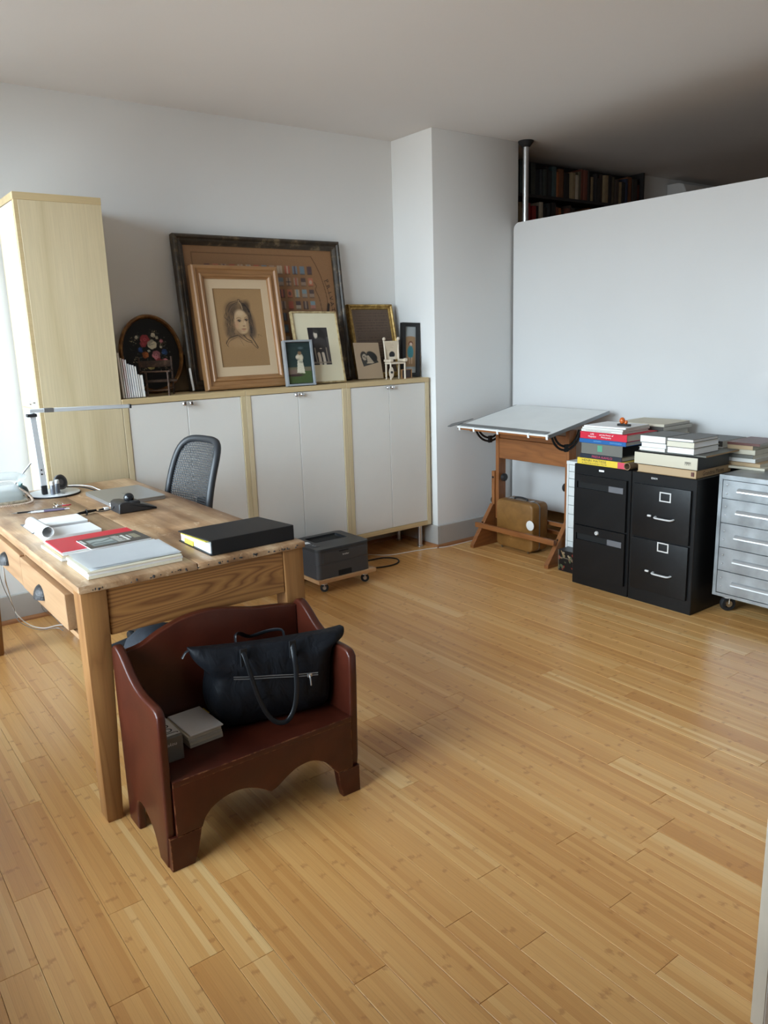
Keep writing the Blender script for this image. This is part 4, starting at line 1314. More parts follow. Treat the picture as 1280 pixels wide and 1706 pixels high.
def caster(parent, x, y, r, ztop, w=0.022, mat='black_rubber'):
    c = obj('caster', lathe(B(), [(r * 0.55, -w / 2), (r * 0.9, -w / 2), (r, -w / 4), (r, w / 4), (r * 0.9, w / 2), (r * 0.55, w / 2), (r * 0.5, 0.4 * w), (r * 0.5, -0.4 * w), (r * 0.55, -w / 2)], (x, y, r), (0.5, 0.85, 0), 22), mat, parent, 0.7)
    bm = B()
    d = Vector((0.5, 0.85, 0)).normalized()
    p = Vector((x, y, r))
    for s in (-1, 1):
        q = p + d * s * (w / 2 + 0.003)
        cyl(bm, q - d * 0.001, q + d * 0.001, r * 0.42, seg=12)
        tube(bm, [q, q + Vector((0, 0, r * 0.9))], 0.003, 6)
    lathe(bm, [(0, 0), (r * 0.75, 0), (r * 0.75, max(0.004, ztop - r * 1.85)), (0, max(0.004, ztop - r * 1.85))], (x, y, r * 1.85), (0, 0, 1), 14)
    obj('fork', bm, 'alu', c, 0.6)
    return c
for x, y in ((3.70, 2.02), (4.03, 2.02), (3.70, 1.02), (4.03, 1.02)):
    caster(st, x, y, 0.040, SZB, 0.028)

# ------------------------------------------------------------------ books
def flat_book(label, x0, x1, y0, y1, z0, h, cover, pages='pages', spine='x0', group=None, rot=0.0, cov=0.0025, name='book', parts=True):
    """closed book lying flat; spine on the x0 / y0 side or 'none' (page edge to the viewer)"""
    cx, cy = (x0 + x1) / 2, (y0 + y1) / 2
    b = thing(name, label, 'book', (cx, cy, z0), (0, 0, rot), group, world=False)
    w, d = (x1 - x0) / 2, (y1 - y0) / 2
    h -= 0.0006
    m = cover
    obj('cover', bx((-w, -d, 0), (w, d, cov), 0.0006, 1), m, b)
    obj('cover', bx((-w, -d, h - cov), (w, d, h), 0.0006, 1), m, b)
    e = 0.004
    lo, hi = [-w + e, -d + e], [w - e, d - e]
    if spine == 'x0':
        lo[0] = -w + cov
        obj('spine', bx((-w - 0.0008, -d, 0.0004), (-w + cov, d, h - 0.0004), 0.0008, 1), m, b)
    elif spine == 'y0':
        lo[1] = -d + cov
        obj('spine', bx((-w, -d - 0.0008, 0.0004), (w, -d + cov, h - 0.0004), 0.0008, 1), m, b)
    elif spine == 'x1':
        hi[0] = w - cov
        obj('spine', bx((w - cov, -d, 0.0004), (w + 0.0008, d, h - 0.0004), 0.0008, 1), m, b)
    obj('pages', bx((lo[0], lo[1], cov), (hi[0], hi[1], h - cov)), pages, b)
    b['_w'] = w
    del b['_w']
    return b
def col(name, c, rough=0.45, **k):
    pm(name, srgb(*c), rough, **k)
    return name
col('c_yellow', (222, 190, 60)); col('c_pink', (200, 70, 90)); col('c_navy', (28, 36, 48)); col('c_greybox', (104, 103, 96), 0.7); col('c_blue', (24, 88, 150))
col('c_red', (196, 24, 52)); col('c_white', (214, 212, 206)); col('c_black', (20, 20, 22)); col('c_green', (84, 150, 120)); col('t_pink', (196, 70, 96)); col('t_lblue', (120, 176, 220))
col('c_kraft', (172, 142, 104), 0.7, var=0.06); col('c_cream', (196, 188, 168), 0.6); col('c_ivory', (206, 200, 182), 0.6); col('c_darkgrey', (70, 66, 62)); col('c_brown', (92, 52, 44)); col('c_tanbook', (176, 150, 116), 0.65)
col('kraft_tube', (128, 104, 78), 0.75, var=0.08, scale=20)
S1 = 'stack on the left filing cabinet'
z = FZ + 0.0005
b = flat_book('yellow art book with black lettering, bottom of the left filing-cabinet stack', 3.499, 3.76, 2.530, 2.853, z, 0.036, 'c_yellow', 'pages', 'x0', S1)
obj('spine_end', bx((-0.1318, -0.1612, 0.0008), (-0.1306, -0.1120, 0.0346)), 'c_pink', b)
text('HENRI MATISSE', b, 'ink', (-0.1316, 0.045, 0.0245), (0, -1, 0), (0, 0, 1), width=0.165, height=0.013)
text('A RETROSPECTIVE', b, 'ink', (-0.1316, 0.045, 0.0090), (0, -1, 0), (0, 0, 1), width=0.170, height=0.0075)
z += 0.036
b = flat_book('dark navy art book with pink lettering, second up in the left stack', 3.500, 3.75, 2.556, 2.836, z, 0.025, 'c_navy', 'pages_grey', 'x0', S1)
text('FRIDA KAHLO', b, 't_pink', (-0.1262, -0.012, 0.0125), (0, -1, 0), (0, 0, 1), width=0.135, height=0.013)
z += 0.025
b = flat_book('thick grey cloth box with a green square label in the left stack', 3.500, 3.76, 2.553, 2.827, z, 0.061, 'c_greybox', 'c_black', 'x0', S1)
obj('label_square', bx((-0.1316, -0.006, 0.018), (-0.1306, 0.026, 0.052)), 'c_green', b, label='small green square label')
z += 0.061
b = flat_book('thin blue book under the red one in the left stack', 3.498, 3.765, 2.531, 2.841, z, 0.024, 'c_blue', 'pages_grey', 'x0', S1)
text('PHOTOGRAPHS', b, 't_lblue', (-0.1347, 0.030, 0.013), (0, -1, 0), (0, 0, 1), width=0.05, height=0.007)
text('PHOTOGRAPHS', b, 't_lblue', (-0.1347, -0.090, 0.012), (0, -1, 0), (0, 0, 1), width=0.075, height=0.007)
z += 0.024
b = flat_book('red photography book with white lettering high in the left stack', 3.497, 3.77, 2.525, 2.835, z, 0.039, 'c_red', 'pages_grey', 'x0', S1)
text('LIFE\nMagazine', b, 'ink_white', (-0.1377, 0.072, 0.020), (0, -1, 0), (0, 0, 1), width=0.052, height=0.024)
text('and the Power of\nPhotography', b, 'ink_white', (-0.1377, -0.022, 0.020), (0, -1, 0), (0, 0, 1), width=0.092, height=0.024)
z += 0.039
b = flat_book('thin white book with fine black lettering on top of the red book', 3.502, 3.74, 2.559, 2.833, z, 0.0135, 'c_white', 'pages_grey', 'x0', S1, cov=0.0012)
text('THE EYE ALONE MEMORY AND PHOTOGRAPHS', b, 'ink', (-0.1202, 0.02, 0.0066), (0, -1, 0), (0, 0, 1), width=0.17, height=0.0042)
z += 0.0135
def magazine(label, x0, x1, y0, y1, z0, h, m, rot=0.0, group=None, edge='pages_grey', name='magazine'):
    cx, cy = (x0 + x1) / 2, (y0 + y1) / 2
    b = thing(name, label, 'magazine', (cx, cy, z0), (0, 0, rot), group, world=False)
    w, d = (x1 - x0) / 2, (y1 - y0) / 2
    h -= 0.0005
    obj('pages', bx((-w + 0.0008, -d, 0), (w, d, h - 0.0009), 0.0004, 1), edge, b)
    obj('cover', bx((-w, -d, h - 0.0008), (w, d, h), 0.0003, 1), m, b)
    obj('fold', bx((-w - 0.0005, -d, 0.0003), (-w + 0.0007, d, h - 0.0010), 0.0004, 1), m, b)
    return b
magazine('white magazine lying on the white book of the left stack', 3.502, 3.74, 2.556, 2.826, z, 0.012, 'c_white', 0.0, S1)
magazine('white magazine on top of the left stack under the figurine', 3.510, 3.735, 2.556, 2.822, z + 0.012, 0.009, 'paper_white', 0.06, S1)
ztop = z + 0.021
for i, (lab, xx, yy, hh, mm, rr) in enumerate((('brown covered magazine behind the figurine on the left stack', (3.76, 4.00), (2.50, 2.80), 0.0, 'c_kraft', 0.12),)):
    pass
# loose journals heaped behind the left stack, resting on the cabinet top
zb = FZ + 0.0005
labs = ['dark magazine lowest in the heap behind the left stack', 'cream magazine second in the heap behind the left stack', 'grey magazine third in the heap behind the left stack', 'white magazine fourth in the heap behind the left stack',
        'tan magazine fifth in the heap behind the left stack', 'grey magazine sixth in the heap behind the left stack', 'dark magazine seventh in the heap behind the left stack', 'cream magazine topmost in the heap behind the left stack']
mm = ['c_darkgrey', 'c_cream', 'c_greybox', 'c_white', 'c_tanbook', 'c_greybox', 'c_darkgrey', 'c_cream']
for i, (lb, m) in enumerate(zip(labs, mm)):
    hh = (0.034, 0.03, 0.028, 0.03, 0.03, 0.028, 0.022, 0.015)[i]
    magazine(lb, 3.782 + 0.004 * (i % 2), 4.06 - 0.01 * (i % 3), 2.50 + 0.006 * (i % 3), 2.79 + 0.01 * (i % 2), zb, hh, m, (0, 0.02, -0.015, 0.03, 0, -0.02, 0.01, 0.04)[i], 'magazines heaped behind the left stack')
    zb += hh
# figurine on the left stack
fg = thing('glass_figurine', 'tiny amber glass figurine on a black base atop the left stack', 'figurine', (3.60, 2.625, ztop))
obj('base', bx((3.575, 2.575, ztop), (3.600, 2.650, ztop + 0.012), 0.002, 1), 'c_black', fg)
pm('amber', srgb(196, 92, 28), 0.15, coat=0.5)
bm = B(); lathe(bm, [(0, 0), (0.010, 0.002), (0.016, 0.014), (0.014, 0.026), (0.006, 0.034), (0, 0.035)], (3.588, 2.625, ztop + 0.012), (0, 0, 1), 16)
obj('amber_body', bm, 'amber', fg, 1.0)
obj('wing', lathe(B(), [(0, 0), (0.008, 0.003), (0.010, 0.012), (0.004, 0.020), (0, 0.022)], (3.588, 2.605, ztop + 0.012), (0, -0.5, 1), 12), 'amber', fg, 1.0)
# cardboard tube
tb = thing('cardboard_tube', 'brown cardboard tube lying between the two book stacks', 'tube', (3.62, 2.505, FZ + 0.0005))
ct = Vector((3.488, 2.512, FZ + 0.0205))
cd = Vector((0.27, -0.004, 0))
bm = B(); lathe(bm, [(0.0165, 0.0), (0.020, 0.0), (0.020, 0.27), (0.0165, 0.27), (0.0165, 0.0)], ct, (1, -0.012, 0), 24)
obj('tube_wall', bm, 'kraft_tube', tb, 0.7)
obj('tape_band', lathe(B(), [(0.0202, 0.10), (0.0207, 0.10), (0.0207, 0.125), (0.0202, 0.125)], ct, (1, -0.012, 0), 24), 'c_brown', tb, 0.7)
obj('inner_plug', lathe(B(), [(0, 0.05), (0.0164, 0.05)], ct, (1, -0.012, 0), 24), 'dark_gap', tb)

pm('ink_dkbrown', srgb(54, 34, 26), 0.6)
S2 = 'stack on the right filing cabinet'
z = FZ + 0.0005
b = flat_book('tan art book with serif lettering, bottom of the right filing-cabinet stack', 3.500, 3.818, 2.118, 2.458, z, 0.041, 'c_kraft', 'c_tanbook', 'y0', S2)
text('Grandma Moses', b, 'ink_dkbrown', (-0.005, -0.1712, 0.020), (1, 0, 0), (0, 0, 1), width=0.19, height=0.021)
obj('red_mark', bx((-0.1595, -0.158, 0.010), (-0.1585, -0.143, 0.031)), 'c_brown', b)
z += 0.041
b = flat_book('large cream book with a black back cover in the right stack', 3.499, 3.795, 2.111, 2.474, z, 0.066, 'c_black', 'c_black', 'none', S2, cov=0.0015)
obj('spine', bx((-0.1512, -0.1813, 0.003), (-0.1462, 0.1813, 0.0625), 0.002, 2), 'c_cream', b, 0.7)
text('MMM', b, 'c_darkgrey', (-0.1516, -0.130, 0.032), (0, -1, 0), (0, 0, 1), width=0.032, height=0.018)
z += 0.066
magazine('grey board folder under the cream paperbacks of the right stack', 3.52, 3.83, 2.085, 2.455, z, 0.008, 'c_greybox', 0.015, S2, 'c_kraft', 'folder')
z += 0.008
zr = z
for lab, y0, y1, h, cvr, pg in (('thin white paperback low on the left of the right stack', 2.299, 2.455, 0.018, 'c_white', 'paper'), ('pale paperback middle left of the right stack', 2.294, 2.444, 0.024, 'c_white', 'paper_white'), ('thick cream paperback top left of the right stack', 2.298, 2.453, 0.037, 'c_darkgrey', 'paper')):
    flat_book(lab, 3.503, 3.72, y0, y1, zr, h, cvr, pg, 'none', S2, cov=0.0015)
    zr += h
zr = z
for lab, y0, y1, h, cvr, pg in (('thick cream hardback low on the right of the right stack', 2.137, 2.291, 0.034, 'c_darkgrey', 'paper'), ('pale hardback with faint lettering middle right of the right stack', 2.138, 2.289, 0.028, 'c_ivory', 'paper_white'), ('thin grey hardback top right of the right stack', 2.143, 2.293, 0.016, 'c_darkgrey', 'paper')):
    flat_book(lab, 3.503, 3.73, y0, y1, zr, h, cvr, pg, 'none' if cvr != 'c_ivory' else 'x0', S2, cov=0.0018)
    zr += h
# magazines behind the right stack and on the steel cabinet
zb = FZ + 0.0005
for i in range(5):
    h = (0.03, 0.028, 0.03, 0.03, 0.03)[i]
    magazine(['pale magazine lowest behind the right stack', 'cream magazine second behind the right stack', 'grey magazine third behind the right stack', 'white magazine fourth behind the right stack', 'dark magazine topmost behind the right stack'][i],
             3.835, 4.07, 2.16 + 0.005 * i, 2.46, zb, h, ['c_white', 'c_cream', 'c_greybox', 'paper_white', 'c_darkgrey'][i], 0.01 * (i % 3 - 1), 'magazines behind the right stack')
    zb += h
zs = SZT + 0.0005
MS = 'magazines on the steel cabinet'
for i, (lab, x0, x1, y0, y1, h, m, e, r) in enumerate((
    ('cream magazine lowest of the pile on the steel cabinet', 3.80, 4.09, 1.94, 2.14, 0.013, 'c_cream', 'pages', 0.05),
    ('tan magazine second in the pile on the steel cabinet', 3.82, 4.08, 1.96, 2.15, 0.018, 'c_tanbook', 'pages', -0.03),
    ('pale magazine third in the pile on the steel cabinet', 3.83, 4.07, 2.00, 2.15, 0.020, 'c_white', 'pages_grey', 0.02),
    ('grey magazine fourth in the pile on the steel cabinet', 3.83, 4.07, 2.01, 2.155, 0.018, 'c_greybox', 'pages', 0.0),
    ('cream book fifth in the pile on the steel cabinet', 3.84, 4.05, 2.01, 2.15, 0.025, 'c_cream', 'pages', 0.03),
    ('tan book sixth in the pile on the steel cabinet', 3.84, 4.05, 2.02, 2.155, 0.022, 'c_tanbook', 'pages', 0.0),
    ('dark brown magazine topmost on the steel cabinet pile', 3.83, 4.08, 1.985, 2.155, 0.014, 'c_brown', 'pages_grey', 0.04))):
    magazine(lab, x0, x1, y0, y1, zs, h, m, r, MS, e)
    zs += h

# ------------------------------------------------------------------ pictures and keepsakes on the low cabinets
ZT_ = CT + 0.0004
def leaning(name, label, cat, cx, ybot, lean_deg, rz=0.0, roll=0.0):
    o = thing(name, label, cat, (cx, ybot, ZT_ + 0.031 * math.sin(math.radians(lean_deg)) + 0.06 * math.sin(math.radians(abs(roll)))), (0, 0, 0), world=False)
    o.rotation_euler = (Matrix.Rotation(math.radians(rz), 3, 'Z') @ Matrix.Rotation(math.radians(-lean_deg), 3, 'X') @ Matrix.Rotation(math.radians(roll), 3, 'Y')).to_euler()
    return o

def gilt(name, c1, c2, c3, rough=0.4, metal=0.0, sc=30, stretch=(1, 1, 1)):
    m, nt, bs = newmat(name)
    c = nd(nt, 'TexCoord').outputs['Object']
    n1 = noise(nt, sc, 5, stretch, c, 0.65)
    nt.links.new(ramp(nt, n1.outputs[0], [(0.35, c1), (0.55, c2), (0.68, c3)]), bs.inputs['Base Color'])
    bs.inputs['Roughness'].default_value = rough
    bs.inputs['Metallic'].default_value = metal
    bump(nt, bs, n1.outputs[0], 0.3, 0.004)
    MATS[name] = m
gilt('frame_dark_worn', srgb(40, 32, 24), srgb(58, 47, 34), srgb(112, 96, 72), 0.45, sc=14)
gilt('frame_gold', srgb(130, 100, 48), srgb(170, 136, 72), srgb(206, 176, 110), 0.35, 0.4)
wood('frame_brown', srgb(138, 98, 62), srgb(170, 128, 86), 0.4, axis=2, scale=6, figure=0.4, fine=0.5)
wood('frame_brown_x', srgb(138, 98, 62), srgb(170, 128, 86), 0.4, axis=0, scale=6, figure=0.4, fine=0.5)
gilt('frame_pale', srgb(150, 128, 90), srgb(186, 166, 124), srgb(206, 190, 150), 0.4, 0.2)
pm('frame_black', (0.012, 0.012, 0.013), 0.4)
pm('frame_silver', (0.36, 0.39, 0.42), 0.4, 0.35, var=0.1)
pm('mat_tan', srgb(206, 182, 150), 0.75)
pm('mat_cream', srgb(222, 214, 186), 0.75)
pm('linen_back', (0.10, 0.065, 0.04), 0.8)

# --- big framed flag chart
fw_, fh_ = 1.118, 0.876
fr = leaning('framed_flag_chart', 'very large dark worn frame holding a brown chart of small flags', 'picture frame', 2.388, 4.275, 6.6)
moulding('frame_bar', fw_, fh_, [(0, 0.03), (0, -0.012), (0.008, -0.021), (0.018, -0.022), (0.026, -0.013), (0.034, -0.016), (0.042, -0.011), (0.048, -0.004), (0.057, 0.0), (0.057, 0.03)], 'frame_dark_worn', fr)
obj('backing', bx((-fw_ / 2 + 0.01, 0.022, 0.01), (fw_ / 2 - 0.01, 0.029, fh_ - 0.01)), 'linen_back', fr)
cw, ch = fw_ - 0.106, fh_ - 0.106
cv = Canvas(cw, ch, 260, (146, 110, 78))
rf = random.Random(21)
for yy in np.linspace(0, 1, 9):
    cv.ell(rf.random(), yy, 0.5, 0.12, (134, 98, 68), 1.6, 0.35)
cv.line([(0.055, 0.96), (0.055, 0.055), (0.845, 0.055)], 0.0022, (84, 58, 38), 0.8)
cv.curve([(0.845, 0.055), (0.885, 0.15), (0.915, 0.26), (0.935, 0.40), (0.94, 0.6), (0.93, 0.8)], 0.0022, (74, 50, 32), 0.9)
cv.curve([(0.925, 0.24), (0.955, 0.36), (0.965, 0.50), (0.965, 0.8)], 0.0018, (74, 50, 32), 0.8)
cols = [(166, 86, 70), (104, 124, 136), (156, 134, 116), (92, 66, 72), (122, 150, 158), (180, 108, 84), (74, 66, 70), (176, 160, 138)]
for r in range(9):
    for c in range(14):
        x = 0.125 + c * 0.0525
        y = 0.135 + r * 0.092
        a, b2 = rf.choice(cols), rf.choice(cols)
        w_, h_ = 0.034, 0.064
        cv.rect(x, y, x + w_, y + h_, a, 0.85)
        k = rf.randrange(4)
        if k == 0: cv.rect(x, y + h_ / 2, x + w_, y + h_, b2, 0.8)
        elif k == 1: cv.rect(x + w_ / 3, y, x + 2 * w_ / 3, y + h_, b2, 0.8)
        elif k == 2:
            cv.rect(x + w_ * .4, y, x + w_ * .6, y + h_, b2, 0.8)
            cv.rect(x, y + h_ * .42, x + w_, y + h_ * .58, b2, 0.8)
        else: cv.ell(x + w_ / 2, y + h_ / 2, w_ * .3, h_ * .25, b2, 0.3, 0.8)
        cv.rect(x, y + h_ * .9, x + w_, y + h_ * 1.05, (66, 44, 36), 0.5)
cv.curve([(0.85, 0.26), (0.865, 0.29), (0.855, 0.32), (0.875, 0.38), (0.885, 0.46), (0.895, 0.53)], 0.003, (84, 62, 46), 0.7)
cv.curve([(0.895, 0.55), (0.925, 0.52), (0.94, 0.44)], 0.010, (34, 28, 26), 0.95)
cv.ell(0.865, 0.56, 0.03, 0.016, (46, 36, 30), 0.5)
cv.grain(0.10)
ch_o = cv.build('chart_print', fr, (-cw / 2, 0.008, fh_ - 0.053), (1, 0, 0), (0, 0, -1))
pm('ink_brown', srgb(50, 36, 26), 0.7)
for i, chx in enumerate('PRIVATE'):
    a = math.radians(-66 - i * 3.4)
    x = -cw / 2 + cw * (0.944 + 0.008 * i - 0.0005 * i * i)
    zc_ = fh_ - 0.053 - ch * (0.250 + 0.046 * i)
    text(chx, fr, 'ink_brown', (x, 0.0065, zc_), (math.cos(a), 0, math.sin(a)), (-math.sin(a), 0, math.cos(a)), height=0.027, name='letter')

# --- portrait drawing
pw, ph = 0.546, 0.700
pf = leaning('portrait_drawing', 'charcoal portrait of a long-haired child in a wide brown wooden frame', 'picture frame', 2.150, 4.165, 8.6)
prof = [(0, 0.03), (0, -0.014), (0.008, -0.020), (0.020, -0.020), (0.028, -0.010), (0.044, -0.008), (0.050, -0.015), (0.060, -0.013), (0.068, -0.002), (0.074, 0.0), (0.074, 0.03)]
for k, o_ in enumerate(moulding('frame_bar', pw, ph, prof, 'frame_brown', pf)):
    if k % 2 == 0:
        o_.data.materials[0] = MATS['frame_brown_x']
obj('backing', bx((-pw / 2 + 0.01, 0.022, 0.01), (pw / 2 - 0.01, 0.029, ph - 0.01)), 'linen_back', pf)
mw, mh = 0.047, 0.056
iw, ih = pw - 0.142, ph - 0.142
def mat_board(parent, w, h, zc0, l, r, t, b, m, y=0.004, th=0.003):
    """window mount: four strips with a bevelled opening"""
    x0, x1, z0, z1 = -w / 2, w / 2, zc0, zc0 + h
    bm = B()
    for lo, hi in (((x0, z0), (x0 + l, z1)), ((x1 - r, z0), (x1, z1)), ((x0 + l, z0), (x1 - r, z0 + b)), ((x0 + l, z1 - t), (x1 - r, z1))):
        box(bm, (lo[0], y, lo[1]), (hi[0], y + th, hi[1]))
    return obj('mount', bm, m, parent)
mat_board(pf, iw, ih, 0.071, mw, mw, mh, mh, 'mat_tan')
dw, dh = iw - 2 * mw, ih - 2 * mh
cv = Canvas(dw, dh, 170, (162, 130, 92))
cv.ell(0.5, 0.95, 0.9, 0.35, (146, 116, 82), 1.5, 0.6)
K = (46, 40, 38)
SK = (190, 160, 124)
# hair, soft underlayer
cv.ell(0.45, 0.30, 0.235, 0.155, (112, 90, 68), 0.7, 0.85)
cv.ell(0.27, 0.46, 0.115, 0.15, (104, 84, 64), 0.8, 0.8, 6)
cv.ell(0.69, 0.44, 0.095, 0.16, (88, 72, 58), 0.8, 0.85, -6)
cv.ell(0.27, 0.57, 0.095, 0.07, (98, 82, 66), 0.8, 0.7)
cv.ell(0.70, 0.56, 0.085, 0.08, (84, 72, 62), 0.8, 0.75)
cv.ell(0.34, 0.25, 0.11, 0.07, (76, 62, 50), 0.9, 0.7)
cv.ell(0.63, 0.235, 0.085, 0.085, (64, 54, 46), 0.8, 0.85, 25)
# neck, face
cv.ell(0.47, 0.585, 0.12, 0.055, (116, 94, 72), 0.6, 0.9)
cv.ell(0.512, 0.405, 0.150, 0.125, SK, 0.22, 0.97)
cv.ell(0.520, 0.48, 0.132, 0.098, SK, 0.25, 0.97)
cv.ell(0.50, 0.31, 0.085, 0.04, (204, 178, 144), 0.9, 0.7)
cv.ell(0.40, 0.46, 0.05, 0.05, (186, 142, 112), 0.9, 0.6)
cv.ell(0.635, 0.46, 0.03, 0.09, (150, 122, 94), 0.9, 0.6)
cv.ell(0.575, 0.44, 0.018, 0.03, (206, 180, 148), 0.9, 0.6)
cv.ell(0.42, 0.545, 0.07, 0.03, (150, 120, 92), 0.9, 0.6)
for ex, ey in ((0.468, 0.407), (0.617, 0.397)):
    cv.ell(ex, ey, 0.046, 0.020, (138, 108, 84), 0.8, 0.8)
    cv.ell(ex, ey - 0.004, 0.036, 0.007, (60, 48, 42), 0.7, 0.9)
    cv.ell(ex + 0.004, ey + 0.002, 0.021, 0.015, (44, 36, 34), 0.5, 0.95)
    cv.ell(ex + 0.010, ey - 0.004, 0.005, 0.003, (206, 190, 166), 0.5)
cv.curve([(0.415, 0.380), (0.465, 0.368), (0.512, 0.380)], 0.005, (104, 80, 62), 0.8)
cv.curve([(0.585, 0.374), (0.625, 0.360), (0.660, 0.374)], 0.005, (98, 76, 60), 0.8)
cv.curve([(0.548, 0.40), (0.566, 0.44), (0.575, 0.466)], 0.005, (166, 134, 104), 0.7)
cv.ell(0.556, 0.478, 0.028, 0.009, (124, 94, 74), 0.7, 0.75)
cv.ell(0.545, 0.516, 0.052, 0.0065, (120, 74, 62), 0.6, 0.9)
cv.ell(0.543, 0.526, 0.036, 0.008, (170, 118, 96), 0.7, 0.75)
cv.ell(0.542, 0.545, 0.034, 0.006, (158, 128, 98), 0.8, 0.6)
cv.curve([(0.40, 0.54), (0.46, 0.585), (0.53, 0.598), (0.60, 0.575)], 0.005, (110, 88, 68), 0.8)
# hair strokes
rf = random.Random(2)
for k in range(46):
    x0 = 0.30 + rf.uniform(-.10, .07); y0 = rf.uniform(0.28, 0.52)
    cv.curve([(x0, y0), (x0 + rf.uniform(-.05, .03), y0 + .05), (x0 + rf.uniform(-.04, .04), y0 + .10)], rf.uniform(.002, .005), rf.choice([K, K, (72, 62, 54), (132, 108, 84)]), rf.uniform(.35, .8))
for k in range(36):
    x0 = 0.685 + rf.uniform(-.02, .04); y0 = rf.uniform(0.24, 0.52)
    cv.curve([(x0, y0), (x0 + rf.uniform(-.01, .035), y0 + .05), (x0 + rf.uniform(-.02, .035), y0 + .10)], rf.uniform(.002, .005), rf.choice([K, K, (66, 58, 52)]), rf.uniform(.4, .85))
for k in range(30):
    t = rf.random()
    cv.curve([(0.52 - .07 * t, 0.150 + .06 * t), (0.37 - .05 * t, 0.20 + .06 * t), (0.255 + .03 * t, 0.29 + .06 * t)], rf.uniform(.002, .004), rf.choice([K, (84, 70, 58), (138, 112, 86)]), rf.uniform(.3, .75))
for k in range(18):
    t = rf.random()
    cv.curve([(0.54, 0.17 + .05 * t), (0.63 + .03 * t, 0.20 + .04 * t), (0.69 + .03 * t, 0.30)], rf.uniform(.002, .005), K, rf.uniform(.4, .85))
cv.curve([(0.505, 0.160), (0.545, 0.20), (0.565, 0.26)], 0.008, (176, 152, 120), 0.8)
cv.curve([(0.48, 0.150), (0.51, 0.135), (0.54, 0.15), (0.52, 0.165), (0.58, 0.155)], 0.006, K, 0.85)
cv.curve([(0.225, 0.34), (0.225, 0.27), (0.31, 0.185), (0.46, 0.155)], 0.005, K, 0.8)
# collar and shoulders
cv.ell(0.47, 0.69, 0.26, 0.06, (170, 138, 102), 1.0, 0.6)
for pts_, w_, a_ in (([(0.40, 0.595), (0.31, 0.61), (0.21, 0.635), (0.14, 0.70)], .008, .85), ([(0.38, 0.62), (0.28, 0.645), (0.20, 0.68), (0.16, 0.73)], .005, .6), ([(0.42, 0.60), (0.50, 0.645), (0.60, 0.685), (0.69, 0.69)], .006, .8),
                     ([(0.52, 0.595), (0.59, 0.65), (0.67, 0.675)], .009, .85), ([(0.66, 0.60), (0.73, 0.68), (0.79, 0.76)], .009, .9), ([(0.66, 0.69), (0.74, 0.75), (0.785, 0.775)], .006, .8), ([(0.15, 0.66), (0.145, 0.70), (0.18, 0.74)], .005, .6), ([(0.44, 0.65), (0.50, 0.73)], .004, .5)):
    cv.curve(pts_, w_, K, a_)
cv.curve([(0.82, 0.585), (0.828, 0.61), (0.845, 0.585), (0.86, 0.605), (0.90, 0.60)], 0.003, (84, 66, 48), 0.8)
cv.line([(0.81, 0.625), (0.91, 0.62)], 0.0015, (92, 74, 54), 0.7)
cv.grain(0.12, 3)
cv.build('drawing', pf, (-dw / 2, 0.0085, 0.071 + mh + dh), (1, 0, 0), (0, 0, -1), 0.7)

# --- cream-mounted black and white photograph
cw_, chh = 0.325, 0.440
cf = leaning('seated_child_photograph', 'black and white photo of a seated child in a wide cream mount', 'picture frame', 2.625, 4.105, 12.5, 0, 0.6)
moulding('frame_bar', cw_, chh, [(0, 0.018), (0, -0.004), (0.004, -0.006), (0.009, -0.005), (0.010, 0.0), (0.010, 0.018)], 'frame_pale', cf)
obj('backing', bx((-cw_ / 2 + 0.005, 0.010, 0.005), (cw_ / 2 - 0.005, 0.016, chh - 0.005)), 'linen_back', cf)
l_, r_, t_, b_ = 0.100, 0.082, 0.098, 0.112
mat_board(cf, cw_ - 0.018, chh - 0.018, 0.009, l_ - 0.009, r_ - 0.009, t_ - 0.009, b_ - 0.009, 'mat_cream', 0.002)
sw_, sh_ = cw_ - l_ - r_, chh - t_ - b_
cv = Canvas(sw_, sh_, 70, (58, 54, 56))
cv.rect(0, 0.0, 0.28, 0.9, (46, 42, 46)); cv.rect(0.9, 0.25, 1, 0.9, (80, 76, 76))
cv.ell(0.56, 0.20, 0.30, 0.17, (44, 42, 42), 0.4); cv.ell(0.38, 0.19, 0.09, 0.10, (206, 196, 182), 0.5); cv.ell(0.42, 0.10, 0.12, 0.05, (60, 56, 54), 0.5)
cv.ell(0.56, 0.44, 0.32, 0.18, (66, 62, 62), 0.25); cv.ell(0.56, 0.58, 0.28, 0.09, (60, 56, 56), 0.3)
for x in (0.25, 0.83): cv.curve([(x, 0.55), (x + .01, 0.75), (x + .03, 0.90)], 0.030, (150, 140, 126), 0.9)
for x in (0.42, 0.63): cv.curve([(x, 0.70), (x + .02, 0.82), (x + .03, 0.98)], 0.070, (206, 196, 180), 0.98, 0.3)
cv.line([(0.555, 0.66), (0.60, 0.98)], 0.012, (60, 54, 52), 0.9)
cv.ell(0.55, 0.56, 0.06, 0.015, (180, 170, 156), 0.4)
cv.rect(0, 0.91, 1, 0.96, (150, 138, 122), 0.6)
cv.build('photograph', cf, (-cw_ / 2 + l_, 0.006, chh - t_), (1, 0, 0), (0, 0, -1))

